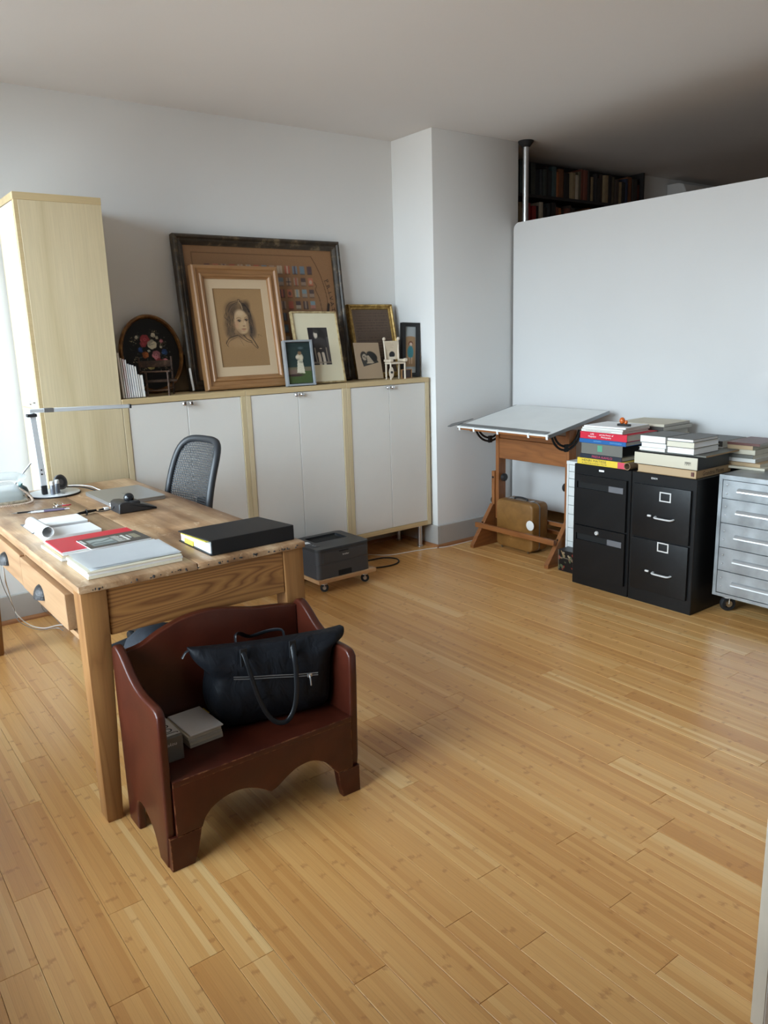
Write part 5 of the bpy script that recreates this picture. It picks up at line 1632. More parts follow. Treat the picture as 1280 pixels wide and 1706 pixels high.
# --- small silver frame with garden picture
gw, gh = 0.182, 0.268
gf = leaning('garden_child_picture', 'small silver frame with a child in white on green grass', 'picture frame', 2.440, 4.062, 8.0, -8)
moulding('frame_bar', gw, gh, [(0, 0.035), (0, -0.004), (0.010, -0.004), (0.011, 0.004), (0.011, 0.035)], 'frame_silver', gf)
obj('backing', bx((-gw / 2 + 0.011, 0.012, 0.011), (gw / 2 - 0.011, 0.03, gh - 0.011)), 'frame_black', gf)
cv = Canvas(gw - 0.030, gh - 0.030, 70, (40, 54, 52))
cv.rect(0, 0.60, 1, 0.74, (98, 92, 74)); cv.rect(0, 0.70, 1, 1, (66, 82, 48)); cv.ell(0.2, 0.72, 0.4, 0.06, (112, 94, 84), 0.6); cv.ell(0.3, 0.80, 0.35, 0.03, (60, 44, 44), 0.6)
cv.poly([(0.45, 0.42), (0.66, 0.42), (0.72, 0.76), (0.38, 0.74)], (190, 184, 164)); cv.ell(0.55, 0.36, 0.14, 0.09, (186, 176, 152), 0.4); cv.ell(0.56, 0.25, 0.075, 0.055, (120, 96, 72), 0.4); cv.ell(0.44, 0.36, 0.06, 0.05, (196, 184, 164), 0.5)
for k in range(14): cv.ell(random.random(), random.uniform(0, .5), .12, .03, (30, 44, 46), 0.9, 0.5)
cv.ell(0.62, 0.13, 0.10, 0.03, (84, 98, 100), 0.8, 0.7); cv.grain(0.3, 5)
cv.build('picture', gf, (-gw / 2 + 0.015, 0.0115, gh - 0.015), (1, 0, 0), (0, 0, -1))

# --- gold framed sampler
sw2, sh2 = 0.372, 0.492
sf = leaning('gold_framed_sampler', 'gilt frame around a faded brown stitched sampler by the pillar', 'picture frame', 3.192, 4.285, 12.0)
moulding('frame_bar', sw2, sh2, [(0, 0.022), (0, -0.004), (0.006, -0.012), (0.014, -0.012), (0.019, -0.004), (0.024, -0.006), (0.031, -0.002), (0.034, 0.004), (0.034, 0.022)], 'frame_gold', sf)
obj('backing', bx((-sw2 / 2 + 0.01, 0.014, 0.01), (sw2 / 2 - 0.01, 0.021, sh2 - 0.01)), 'linen_back', sf)
cv = Canvas(sw2 - 0.064, sh2 - 0.064, 120, (104, 86, 72))
rf = random.Random(8)
yy = 0.03
while yy < 0.97:
    if rf.random() < 0.25:
        cv.rect(0.05, yy, 0.95, yy + 0.006, (76, 62, 54), 0.8)
        yy += 0.02
        continue
    x = 0.07
    while x < 0.92:
        w2 = rf.uniform(0.012, 0.03)
        cv.rect(x, yy, x + w2, yy + 0.026, (68, 52, 46), rf.uniform(.3, .75)); x += w2 + 0.011
    yy += 0.043
cv.ell(0.75, 0.80, 0.2, 0.05, (60, 44, 38), 0.6, 0.8); cv.grain(0.25, 9)
cv.build('sampler_cloth', sf, (-sw2 / 2 + 0.032, 0.006, sh2 - 0.032), (1, 0, 0), (0, 0, -1), 0.8)

# --- unframed photograph print
ww, hh2 = 0.212, 0.236
prt = leaning('loose_photograph', 'unframed buff print of a reclining figure leaning on the gold frame', 'photograph', 3.030, 4.170, 13.0, 4, 1.5)
obj('card', bx((-ww / 2, 0, 0), (ww / 2, 0.0015, hh2)), 'mat_tan', prt)
cv = Canvas(ww, hh2, 100, (180, 158, 132))
cv.poly([(0.22, 0.45), (0.80, 0.42), (0.90, 0.55), (0.28, 0.66)], (62, 60, 56)); cv.ell(0.66, 0.38, 0.22, 0.13, (46, 46, 44), 0.2, 1, 24); cv.ell(0.34, 0.37, 0.13, 0.13, (50, 46, 44), 0.2)
cv.ell(0.36, 0.40, 0.085, 0.088, (176, 164, 146), 0.3); cv.ell(0.37, 0.40, 0.012, 0.05, (96, 84, 74), 0.5); cv.ell(0.33, 0.385, 0.02, 0.02, (70, 60, 54), 0.5); cv.ell(0.42, 0.425, 0.02, 0.02, (70, 60, 54), 0.5)
cv.poly([(0.46, 0.36), (0.54, 0.36), (0.72, 0.56), (0.46, 0.57)], (172, 158, 138)); cv.rect(0.42, 0.55, 0.66, 0.575, (188, 172, 150))
cv.build('print', prt, (-ww / 2, -0.0006, hh2), (1, 0, 0), (0, 0, -1))

# --- narrow black frame against the pillar
bw, bh = 0.130, 0.355
bf = leaning('narrow_black_frame', 'narrow black frame with a small blue-dressed figure against the pillar', 'picture frame', 3.345, 4.150, 3.0, -12, 3.0)
moulding('frame_bar', bw, bh, [(0, 0.030), (0, -0.006), (0.024, -0.006), (0.026, 0.0), (0.026, 0.030)], 'frame_black', bf)
cv = Canvas(bw - 0.046, bh - 0.046, 50, (150, 156, 158))
cv.rect(0.06, 0.24, 0.94, 0.86, (150, 122, 92)); cv.ell(0.5, 0.24, 0.44, 0.03, (150, 122, 92), 0.2)
cv.ell(0.52, 0.37, 0.20, 0.055, (104, 62, 46), 0.3); cv.ell(0.54, 0.385, 0.13, 0.04, (200, 176, 158), 0.3); cv.ell(0.50, 0.55, 0.27, 0.14, (64, 124, 132), 0.25); cv.rect(0.36, 0.66, 0.46, 0.80, (190, 160, 132)); cv.rect(0.56, 0.66, 0.66, 0.80, (190, 160, 132))
cv.rect(0, 0.90, 1, 1, (168, 170, 168))
cv.build('picture', bf, (-bw / 2 + 0.023, 0.006, bh - 0.023), (1, 0, 0), (0, 0, -1))

# --- miniature white chair
pm('bone_white', srgb(206, 192, 172), 0.5, var=0.06, scale=40)
mc = leaning('miniature_white_chair', 'miniature cream printed armchair standing in front of the gold frame', 'ornament', 3.170, 4.092, 0, -10)
L = lambda *p: [Vector(q) for q in p]
for x in (-0.052, 0.052):
    obj('front_leg', tube(B(), L((x, -0.035, 0.0), (x, -0.035, 0.105)), 0.006, 8), 'bone_white', mc, 1.0)
    obj('back_post', tube(B(), spline([(x * 0.9, 0.040, 0.0), (x * 0.9, 0.040, 0.11), (x * 0.95, 0.048, 0.20), (x * 1.0, 0.055, 0.252)], 5), 0.0065, 8), 'bone_white', mc, 1.0)
    obj('finial', lathe(B(), [(0, -0.012), (0.010, -0.006), (0.012, 0), (0.010, 0.006), (0, 0.012)], (x, 0.050, 0.258), (0, 1, 0), 12), 'bone_white', mc, 1.0)
    obj('arm', bx((x - 0.010, -0.045, 0.112), (x + 0.010, 0.045, 0.128), 0.004, 2), 'bone_white', mc, 0.8)
    obj('arm_scroll', lathe(B(), [(0, -0.011), (0.011, -0.010), (0.012, 0), (0.011, 0.010), (0, 0.011)], (x, -0.045, 0.122), (1, 0, 0), 12), 'bone_white', mc, 1.0)
obj('seat', bx((-0.055, -0.040, 0.098), (0.055, 0.045, 0.110), 0.003, 2), 'bone_white', mc, 0.8)
bb = obj('back_panel', bx((-0.050, 0.046, 0.125), (0.050, 0.052, 0.245), 0.002, 1), 'bone_white', mc)
cv = Canvas(0.096, 0.116, 44, (206, 190, 166))
for k in range(7): cv.rect(0.1, 0.08 + .07 * k, 0.35 + .5 * random.random(), 0.095 + .07 * k, (150, 128, 104), 0.8)
cv.ell(0.52, 0.74, 0.22, 0.18, (40, 40, 42), 0.15); cv.rect(0.28, 0.86, 0.76, 1.0, (214, 204, 186))
cv.build('printed_scene', bb, (-0.048, 0.0455, 0.243), (1, 0, 0), (0, 0, -1))
bbl = obj('oval_leg_plate', lathe(B(), [(0, 0.002), (0.016, 0.002), (0.018, 0)], (-0.052, -0.044, 0.045), (0, -1, 0), 18), 'bone_white', mc, 0.6)
bbl.scale = (1, 1, 2.1)
obj('plate_figure', lathe(B(), [(0, 0.0025), (0.008, 0.0022), (0.008, 0)], (-0.052, -0.0475, 0.047), (0, -1, 0), 12), 'ink', mc)
# small dark tray in front of it
tr = thing('small_dark_tray', 'small dark red-brown tray standing beside the miniature white chair', 'tray', (3.252, 4.078, ZT_))
pm('dark_red_wood', srgb(52, 26, 20), 0.3)
obj('panel', bx((3.213, 4.080, ZT_), (3.291, 4.086, ZT_ + 0.058), 0.001, 1), 'dark_red_wood', tr)
for lo, hi in (((3.210, 4.070, ZT_), (3.294, 4.080, ZT_ + 0.005)), ((3.210, 4.074, ZT_ + 0.055), (3.294, 4.088, ZT_ + 0.060)), ((3.210, 4.074, ZT_ + 0.005), (3.214, 4.088, ZT_ + 0.055)), ((3.290, 4.074, ZT_ + 0.005), (3.294, 4.088, ZT_ + 0.055))):
    obj('rim', bx(lo, hi), 'frame_brown', tr)

# --- oval painted panel
of = leaning('oval_flower_painting', 'oval gilt-rimmed black panel painted with a bouquet of flowers', 'picture frame', 1.640, 4.300, 9.0)
a_, b_ = 0.182, 0.218
N_ = 48
ringp = [(0.0, 0.012), (0.0, -0.004), (-0.006, -0.012), (-0.014, -0.012), (-0.020, -0.004), (-0.022, 0.002), (-0.022, 0.012)]
bm = B()
vr = []
for k in range(N_):
    t = 2 * math.pi * k / N_
    vr.append([bm.verts.new(((a_ + d) * math.cos(t), y, b_ + (b_ + d) * math.sin(t))) for d, y in ringp])
for k in range(N_):
    p, q = vr[k], vr[(k + 1) % N_]
    for j in range(len(ringp)):
        bm.faces.new([p[j], q[j], q[(j + 1) % len(ringp)], p[(j + 1) % len(ringp)]])
bmesh.ops.recalc_face_normals(bm, faces=bm.faces)
gilt('rim_brown_gold', srgb(92, 58, 26), srgb(122, 82, 40), srgb(156, 116, 62), 0.35, 0.3)
obj('rim', bm, 'rim_brown_gold', of, 0.9)
bm = B(); prism(bm, [((a_ - 0.012) * math.cos(t), b_ + (b_ - 0.012) * math.sin(t)) for t in np.linspace(0, 2 * math.pi, 49)[:-1]], 1, 0.006, 0.011)
pm('panel_black', (0.008, 0.008, 0.008), 0.3)
obj('panel', bm, 'panel_black', of)
ow, oh = 2 * (a_ - 0.016), 2 * (b_ - 0.016)
cv = Canvas(ow, oh, 130, (13, 12, 12))
rl = random.Random(6)
for _ in range(90):
    t, q = rl.uniform(0, 6.28), rl.uniform(.12, .30)
    cv.ell(0.50 + q * 1.15 * math.cos(t), 0.46 + q * 1.0 * math.sin(t), rl.uniform(.008, .028), rl.uniform(.004, .010), rl.choice([(58, 66, 58), (76, 84, 76), (96, 100, 92), (44, 54, 48)]), 0.4, 0.8, rl.uniform(0, 180))
for cx_, cy_, n_ in ((.22, .30, 12), (.70, .36, 14), (.24, .58, 14), (.74, .64, 34), (.60, .22, 10), (.36, .68, 10)):
    for _ in range(n_):
        cv.ell(cx_ + rl.gauss(0, .035), cy_ + rl.gauss(0, .03), rl.uniform(.004, .008), rl.uniform(.003, .006), rl.choice([(176, 166, 140), (196, 180, 140), (150, 140, 116)]), 0.5, 0.9)
def flower(u, v, r, c_, n=6):
    dk_ = tuple(int(x * .55) for x in c_); lt_ = tuple(min(255, int(x * 1.25 + 12)) for x in c_)
    for k in range(n):
        t = 6.283 * k / n + rl.random()
        cv.ell(u + r * .55 * math.cos(t), v + r * .55 * math.sin(t) / cv.asp, r * .55, r * .45, rl.choice([c_, c_, lt_]), 0.25, 0.95, math.degrees(t))
        cv.ell(u + r * .35 * math.cos(t), v + r * .35 * math.sin(t) / cv.asp, r * .22, r * .12, dk_, 0.7, 0.6, math.degrees(t))
    cv.ell(u, v, r * .35, r * .3, lt_, 0.5, 0.9)
    cv.ell(u, v, r * .14, r * .12, dk_, 0.5, 0.9)
RD, PK, WH, YL, BL, OR = (150, 58, 66), (168, 108, 118), (168, 164, 146), (160, 146, 92), (42, 72, 122), (146, 80, 40)
for (u, v, r, c_) in ((.42, .30, .085, RD), (.38, .36, .06, RD), (.53, .37, .085, WH), (.57, .245, .042, WH), (.63, .28, .03, WH), (.28, .27, .032, WH), (.70, .33, .034, PK), (.68, .41, .024, WH), (.58, .52, .080, PK), (.73, .48, .055, BL), (.32, .44, .045, BL), (.39, .51, .060, OR), (.34, .64, .055, RD), (.46, .66, .072, YL), (.62, .62, .078, RD), (.72, .61, .055, PK), (.46, .46, .026, WH)):
    flower(u, v, r * 0.88, c_)
cv.build('painted_bouquet', of, (-ow / 2, 0.0052, b_ + oh / 2), (1, 0, 0), (0, 0, -1), mask=lambda x, y: ((x - .5) ** 2 + (y - .5) ** 2) < 0.248)

# --- brown panel edge and white card between the oval panel and the big frame
bp = leaning('brown_board', 'brown board showing between the oval panel and the large frame', 'board', 1.775, 4.335, 9.0)
wood('board_brown', srgb(84, 66, 42), srgb(108, 86, 58), 0.6, axis=2)
obj('sheet', bx((-0.085, 0, 0), (0.085, 0.010, 0.205), 0.001, 1), 'board_brown', bp)
obj('edge_strip', bx((0.0852, -0.002, 0), (0.092, 0.012, 0.205), 0.001, 1), 'frame_brown', bp)
wc = leaning('white_card', 'thin white card standing edge-on beside the large frame', 'card', 1.826, 4.235, 7.0, 0, -3)
obj('sheet', bx((-0.005, -0.001, 0), (0.005, 0.001, 0.128)), 'paper_white', wc)
obj('fold', bx((0.0052, -0.0005, 0), (0.0062, 0.03, 0.126)), 'paper_white', wc)

# --- miniature rustic armchair
gilt('twig', srgb(48, 32, 24), srgb(76, 54, 40), srgb(110, 84, 66), 0.55)
pm('seat_weave', srgb(58, 40, 28), 0.7, var=0.3, scale=80, stretch=(1, 6, 1))
rc = leaning('miniature_twig_chair', 'miniature dark twig armchair in front of the oval flower panel', 'ornament', 1.600, 4.160, 0, -4)
ft = 0.128
for x, y, h in ((-0.085, -0.055, ft), (0.032, -0.055, ft), (-0.085, 0.05, 0.205), (0.092, 0.05, 0.205)):
    if y < 0: obj('leg', tube(B(), L((x, y, 0), (x + 0.001, y, h * .5), (x, y, h)), [0.0062, 0.0056, 0.0062], 8), 'twig', rc, 1.0)
    else: obj('back_post', tube(B(), L((x, y, 0), (x, y, h)), 0.0055, 8), 'twig', rc, 1.0)
obj('arm', tube(B(), spline([(-0.088, -0.062, ft), (-0.090, 0.0, ft + 0.004), (-0.085, 0.05, ft)], 5), 0.0052, 8), 'twig', rc, 1.0)
obj('arm', tube(B(), spline([(0.036, -0.062, ft), (0.065, 0.0, ft + 0.004), (0.092, 0.05, ft)], 5), 0.0052, 8), 'twig', rc, 1.0)
obj('top_rail', tube(B(), L((-0.105, -0.056, ft + 0.002), (0.05, -0.056, ft)), 0.0045, 8), 'twig', rc, 1.0)
obj('seat', bx((-0.085, -0.055, 0.072), (0.085, 0.05, 0.084), 0.004, 2), 'seat_weave', rc, 0.8)
obj('front_rung', tube(B(), L((-0.085, -0.055, 0.030), (0.032, -0.055, 0.030)), 0.0042, 8), 'twig', rc, 1.0)
obj('side_rung', tube(B(), L((0.032, -0.055, 0.036), (0.092, 0.05, 0.036)), 0.0042, 8), 'twig', rc, 1.0)
obj('back_slat', bx((-0.08, 0.046, 0.15), (0.087, 0.053, 0.185), 0.002, 1), 'twig', rc)

# --- upright magazines at the left end
MG = 'magazines standing on the first low cabinet'
msp = [('#', (206, 204, 198)), ('#', (120, 122, 128)), ('#', (150, 40, 44)), ('#', (190, 192, 196)), ('#', (72, 84, 112)), ('#', (200, 202, 206)), ('#', (150, 156, 168)), ('#', (206, 206, 204)), ('#', (96, 90, 88)), ('#', (220, 222, 222))]
x = 1.353
hs = [0.232, 0.205, 0.200, 0.196, 0.175, 0.170, 0.166, 0.160, 0.118, 0.114]
cn_ = ['white', 'grey', 'dark red', 'pale grey', 'navy', 'white', 'blue grey', 'white', 'dark grey', 'white']
for i, (h, (_, c_)) in enumerate(zip(hs, msp)):
    th = (0.011, 0.009, 0.009, 0.008, 0.010, 0.009, 0.011, 0.010, 0.009, 0.015)[i]
    mgz = leaning('standing_magazine', '%s magazine standing upright, %s from the tall cabinet' % (cn_[i], ORD[i]), 'magazine', x + th / 2 + 0.012, 4.15, 0, 0, -3.2)
    mgz['group'] = MG
    obj('cover', bx((-th / 2, -0.085, 0.0006), (-th / 2 + 0.001, 0.075, h), 0.0003, 1), book_mat(c_), mgz)
    obj('pages', bx((-th / 2 + 0.0012, -0.084, 0.0006), (th / 2 - 0.0012, 0.075, h - 0.001)), 'paper', mgz)
    obj('cover', bx((th / 2 - 0.001, -0.085, 0.0006), (th / 2, 0.075, h), 0.0003, 1), book_mat(c_), mgz)
    x += th + 0.0018

# ------------------------------------------------------------------ things on the desk
ZD = DZ + 0.0006
# desk lamp
lm = thing('desk_lamp', 'slim silver desk lamp with a round base and long flat arm', 'lamp', (0.905, 3.812, ZD))
pm('lamp_alu', (0.68, 0.71, 0.74), 0.3, 0.2)
obj('base', lathe(B(), [(0, 0), (0.113, 0), (0.115, 0.002), (0.115, 0.008), (0.112, 0.010), (0, 0.010)], (0.910, 3.815, ZD), (0, 0, 1), 48), 'lamp_alu', lm, 0.6)
obj('base_rim', lathe(B(), [(0.1152, 0.0005), (0.1165, 0.001), (0.1165, 0.006), (0.1152, 0.0065)], (0.910, 3.815, ZD), (0, 0, 1), 48), 'black_rubber', lm, 0.6)
obj('hinge', bx((0.850, 3.776, ZD + 0.010), (0.874, 3.800, ZD + 0.052), 0.003, 2), 'black_plastic', lm, 0.7)
bm = bx((-0.013, -0.007, 0), (0.013, 0.007, 0.335), 0.002, 1)
bmesh.ops.transform(bm, matrix=Matrix.Translation((0.862, 3.788, ZD + 0.05)) @ Matrix.Rotation(math.radians(-2.0), 4, 'Y'), verts=bm.verts)
obj('stem', bm, 'lamp_alu', lm, 0.7)
for dz_ in (0.105, 0.125):
    obj('screw', cyl(B(), (0.858, 3.7795, ZD + dz_), (0.858, 3.782, ZD + dz_), 0.004, seg=12), 'black_plastic', lm, 0.6)
obj('joint', bx((0.826, 3.772, 1.136), (0.868, 3.802, 1.150), 0.002, 1), 'black_plastic', lm, 0.7)
bm = bx((0, -0.014, -0.009), (0.455, 0.014, 0.009), 0.002, 1)
MT = Matrix.Translation((0.838, 3.788, 1.1635)) @ Matrix.Rotation(math.radians(1.6), 4, 'Y')
bmesh.ops.transform(bm, matrix=MT, verts=bm.verts)
obj('arm', bm, 'lamp_alu', lm, 0.7)
bm = bx((0.062, -0.0146, -0.0096), (0.105, 0.0146, 0.0096), 0.001, 1); bmesh.ops.transform(bm, matrix=MT, verts=bm.verts)
obj('arm_sleeve', bm, 'grey_metal', lm, 0.7)
bm = bx((0.4552, -0.0146, -0.0096), (0.464, 0.0146, 0.0096), 0.001, 1); bmesh.ops.transform(bm, matrix=MT, verts=bm.verts)
obj('end_cap', bm, 'black_plastic', lm, 0.7)
# round grey disc leaning on the base
dk = thing('leaning_disc', 'round dark grey disc standing on the lamp base', 'coaster', (0.955, 3.838, ZD + 0.0122))
dk.rotation_euler = (math.radians(-14), 0, math.radians(28)); ORG[dk.name] = Vector((0, 0, 0))
obj('disc', lathe(B(), [(0, 0.004), (0.030, 0.004), (0.034, 0.006), (0.036, 0.005), (0.036, -0.005), (0.034, -0.006), (0, -0.006)], (0, 0, 0.0365), (0, -1, 0), 32), 'grey_holder', dk, 0.7)
obj('inner_ring', lathe(B(), [(0.014, 0.0045), (0.028, 0.0045), (0.028, 0.0042), (0.014, 0.0042)], (0, 0, 0.0365), (0, -1, 0), 32), 'black_plastic', dk, 0.7)
# two small vials with white caps
pm('vial_glass', (0.16, 0.17, 0.20), 0.1, coat=0.5)
for i, (x, y, lab) in enumerate(((0.889, 3.752, 'small grey vial with a white cap, nearer one on the lamp base'), (0.918, 3.778, 'small grey vial with a white cap, rear one on the lamp base'))):
    v = thing('capped_vial', lab, 'bottle', (x, y, ZD + 0.0103), group='vials on the lamp base')
    z0 = ZD + 0.0103
    obj('bottle', lathe(B(), [(0, 0), (0.0095, 0), (0.0105, 0.002), (0.0105, 0.042), (0.008, 0.046)], (x, y, z0), (0, 0, 1), 18), 'vial_glass', v, 0.6)
    obj('cap', lathe(B(), [(0.0095, 0.044), (0.0098, 0.046), (0.0098, 0.060), (0.008, 0.062), (0, 0.062)], (x, y, z0), (0, 0, 1), 18), 'white_paint', v, 0.6)
for i, (x, y) in enumerate(((0.898, 3.722), (0.930, 3.735))):
    tag(obj('bottle_cap', lathe(B(), [(0, 0.003), (0.006, 0.003), (0.008, 0.001), (0.008, 0)], (x, y, ZD + 0.0103), (0, 0, 1), 14), ('paper_white', 'grey_metal')[i], smooth=0.6), ('flat white cap lying on the lamp base', 'flat grey cap lying on the lamp base')[i], 'cap')
# lamp cable
cb = tag(obj('lamp_cable', tube(B(), spline([(0.975, 3.93, ZD + 0.003), (1.00, 3.955, ZD + 0.003), (1.035, 3.93, ZD + 0.003), (1.065, 3.87, ZD + 0.003), (1.075, 3.80, ZD + 0.003), (1.082, 3.715, ZD + 0.003)], 8), 0.0028, 8), 'black_rubber', smooth=1.0), 'black cable curving behind the lamp base', 'cable')
wcb = tag(obj('white_cable', tube(B(), spline([(1.02, 3.985, ZD + 0.003), (1.06, 3.955, ZD + 0.003), (1.095, 3.88, ZD + 0.003), (1.098, 3.78, ZD + 0.003), (1.10, 3.70, ZD + 0.003)], 8), 0.0025, 8), 'white_paint', smooth=1.0), 'white cable curving towards the laptop', 'cable')

# transparent telephone
pm('phone_body', (0.40, 0.36, 0.28), 0.3, var=0.4, scale=60)
m, nt2, bs2 = newmat('clear_acrylic')
bs2.inputs['Base Color'].default_value = (0.85, 0.93, 0.95, 1); bs2.inputs['Roughness'].default_value = 0.05; bs2.inputs['Alpha'].default_value = 0.35
MATS['clear_acrylic'] = m
tp = thing('clear_telephone', 'see-through telephone with a coiled cord at the left of the desk', 'telephone', (0.69, 3.80, ZD))
obj('base_tray', bx((0.600, 3.700, ZD), (0.770, 3.900, ZD + 0.014), 0.006, 2), 'phone_body', tp, 0.7)
pm('circuit', (0.12, 0.13, 0.10), 0.5, var=0.8, scale=90)
obj('inner_works', bx((0.612, 3.712, ZD + 0.015), (0.758, 3.888, ZD + 0.034), 0.003, 1), 'circuit', tp)
bm = B(); loft(bm, [[(0.685 + p[0], 3.80 + p[1], ZD + z) for p in rrect(w_, d_, 0.03, 5)] for z, w_, d_ in ((0.0145, 0.168, 0.196), (0.040, 0.160, 0.180), (0.072, 0.120, 0.13), (0.080, 0.105, 0.11))])
obj('shell', bm, 'clear_acrylic', tp, 0.9)
hs_ = spline([(0.590, 3.80, ZD + 0.088), (0.62, 3.80, ZD + 0.108), (0.685, 3.80, ZD + 0.114), (0.75, 3.80, ZD + 0.108), (0.778, 3.80, ZD + 0.088)], 6)
obj('handset', tube(B(), hs_, [0.026 if i < 4 or i > len(hs_) - 5 else 0.019 for i in range(len(hs_))], 14), 'clear_acrylic', tp, 1.0)
coil = []
path = spline([(0.745, 3.745, ZD + 0.062), (0.775, 3.72, ZD + 0.035), (0.785, 3.69, ZD + 0.010), (0.765, 3.64, ZD + 0.008), (0.715, 3.625, ZD + 0.008), (0.655, 3.635, ZD + 0.008), (0.610, 3.66, ZD + 0.008)], 40)
for i, p in enumerate(path):
    d = (path[min(i + 1, len(path) - 1)] - path[max(i - 1, 0)]).normalized()
    x_, y_ = frame_of(d)
    a = i * 1.35
    coil.append(p + (x_ * math.cos(a) + y_ * math.sin(a)) * 0.0045)
pm('cord_beige', srgb(196, 176, 160), 0.45)
obj('coiled_cord', tube(B(), coil, 0.0019, 5), 'cord_beige', tp, 1.0)
pn = thing('metal_rod', 'silver rod slanting up behind the telephone', 'rod', (0.78, 3.86, ZD))
obj('rod', tube(B(), [(0.735, 3.915, ZD + 0.004), (0.775, 3.90, ZD + 0.075), (0.832, 3.88, ZD + 0.142)], 0.0042, 10), 'grey_metal', pn, 1.0)
obj('tip', tube(B(), [(0.8322, 3.8799, ZD + 0.1423), (0.838, 3.878, ZD + 0.149)], 0.0046, 10), 'alu', pn, 1.0)
tl = thing('dome_bottle', 'small teal dome bottle behind the telephone', 'bottle', (0.795, 3.945, ZD))
pm('teal', srgb(84, 134, 130), 0.3); pm('teal_dark', srgb(60, 78, 82), 0.3)
obj('body', lathe(B(), [(0, 0), (0.030, 0), (0.032, 0.012), (0.026, 0.030), (0.012, 0.040), (0.008, 0.042)], (0.795, 3.945, ZD), (0, 0, 1), 20), 'teal_dark', tl, 0.8)
obj('cap', lathe(B(), [(0.0085, 0.041), (0.009, 0.050), (0.004, 0.056), (0, 0.057)], (0.795, 3.945, ZD), (0, 0, 1), 14), 'teal', tl, 0.8)

# laptop
lp = thing('laptop', 'closed silver laptop on the far part of the desk', 'laptop', (1.132, 3.49, ZD))
pm('laptop_alu', (0.40, 0.41, 0.42), 0.35, 0.75)
def rslab(x0, x1, y0, y1, z0, z1, r=0.012):
    return loft(B(), [[(p[0], p[1], z) for p in rrect(x1 - x0, y1 - y0, r, 5, (x0 + x1) / 2, (y0 + y1) / 2)] for z in (z0, z1)])
obj('base', rslab(1.008, 1.257, 3.314, 3.668, ZD + 0.001, ZD + 0.0095), 'laptop_alu', lp, 0.6)
obj('gap', rslab(1.010, 1.255, 3.316, 3.666, ZD + 0.0095, ZD + 0.0105), 'black_plastic', lp, 0.6)
lid = obj('lid', rslab(1.008, 1.257, 3.314, 3.668, ZD + 0.0105, ZD + 0.0165), 'laptop_alu', lp, 0.6)
obj('emblem', bx((1.122, 3.472, ZD + 0.0166), (1.142, 3.508, ZD + 0.0168)), 'grey_metal', lid)
# trackball
tk = thing('trackball_mouse', 'black wedge-shaped trackball in front of the laptop', 'mouse', (1.07, 3.18, ZD))
bm = B()
prism(bm, [(0.990, ZD), (1.148, ZD), (1.148, ZD + 0.007), (1.09, ZD + 0.028), (1.03, ZD + 0.044), (1.005, ZD + 0.045), (0.992, ZD + 0.038)], 1, 3.140, 3.255, 0.006, 3)
obj('body', bm, 'black_plastic', tk, 0.8)
obj('rest_plate', bx((1.045, 3.150, ZD + 0.026), (1.085, 3.245, ZD + 0.043), 0.008, 3), 'black_plastic', tk, 0.8)
pm('ball_black', (0.015, 0.016, 0.018), 0.15)
obj('ball', lathe(B(), [(0.021 * math.cos(a), 0.021 * math.sin(a)) for a in np.linspace(-math.pi / 2, math.pi / 2, 13)], (1.052, 3.196, ZD + 0.052), (0, 0, 1), 24), 'ball_black', tk, 1.5)
# tied cable and adaptor
ck = thing('tied_cable', 'bundle of tied black cable beside the trackball', 'cable', (0.88, 3.225, ZD))
bm = B()
rr = random.Random(9)
for j in range(5):
    oy, oz = rr.uniform(-.008, .008), rr.uniform(0.003, .012)
    tube(bm, spline([(0.835, 3.212 + oy, ZD + 0.004 + oz * .6), (0.85, 3.222 + oy, ZD + oz + .004), (0.895, 3.236 + oy * .5, ZD + oz + .004), (0.928, 3.248 + oy, ZD + oz * .8 + .004)], 5), 0.0032, 6)
struct(obj('loops', bm, 'black_rubber', ck, 1.0), 'stuff')
obj('tie', tube(B(), [Vector((0.885, 3.232, ZD + 0.011)) + Vector((0, math.cos(a) * 0.013, math.sin(a) * 0.0105)) for a in np.linspace(0, 6.28, 15)[:-1]], 0.0025, 6, True), 'black_plastic', ck, 1.0)
obj('lead', tube(B(), spline([(0.928, 3.248, ZD + 0.006), (0.95, 3.235, ZD + 0.004), (0.985, 3.222, ZD + 0.010), (0.9895, 3.205, ZD + 0.022)], 6), 0.002, 6), 'black_rubber', ck, 1.0)
ad = thing('cable_adaptor', 'small white adaptor plug between cable and trackball', 'adapter', (0.99, 3.265, ZD))
obj('plug', bx((0.968, 3.262, ZD), (0.9885, 3.285, ZD + 0.010), 0.003, 2), 'white_paint', ad, 0.7)
obj('boot', tube(B(), [(0.9675, 3.273, ZD + 0.005), (0.945, 3.264, ZD + 0.0052)], [0.0048, 0.0035], 10), 'black_rubber', ad, 1.0)

# pens
def pen(lab, p0, p1, r, m, capm):
    p0, p1 = Vector(p0), Vector(p1)
    d = (p1 - p0)
    t = thing('pen', lab, 'pen', tuple((p0 + p1) / 2 - Vector((0, 0, r))), group='pens on the desk')
    obj('barrel', tube(B(), [p0 + d * 0.12, p0 + d * 0.6], r, 10), m, t, 0.9)
    obj('grip', tube(B(), [p0 + d * 0.6, p0 + d * 0.9], r * 1.02, 10), capm, t, 0.9)
    obj('tip', tube(B(), [p0 + d * 0.9, p1], [r * 0.9, 0.0008], 10), 'alu', t, 0.9)
    obj('button', tube(B(), [p0, p0 + d * 0.12], [r * 0.6, r * 0.8], 10), capm, t, 0.9)
    obj('clip', tube(B(), [p0 + d * 0.14 + Vector((0, 0, r * 1.25)), p0 + d * 0.42 + Vector((0, 0, r * 1.25))], 0.0012, 6), 'alu', t, 0.9)
pm('pen_white', (0.75, 0.76, 0.80), 0.3); pm('pen_purple', srgb(120, 110, 140), 0.35)
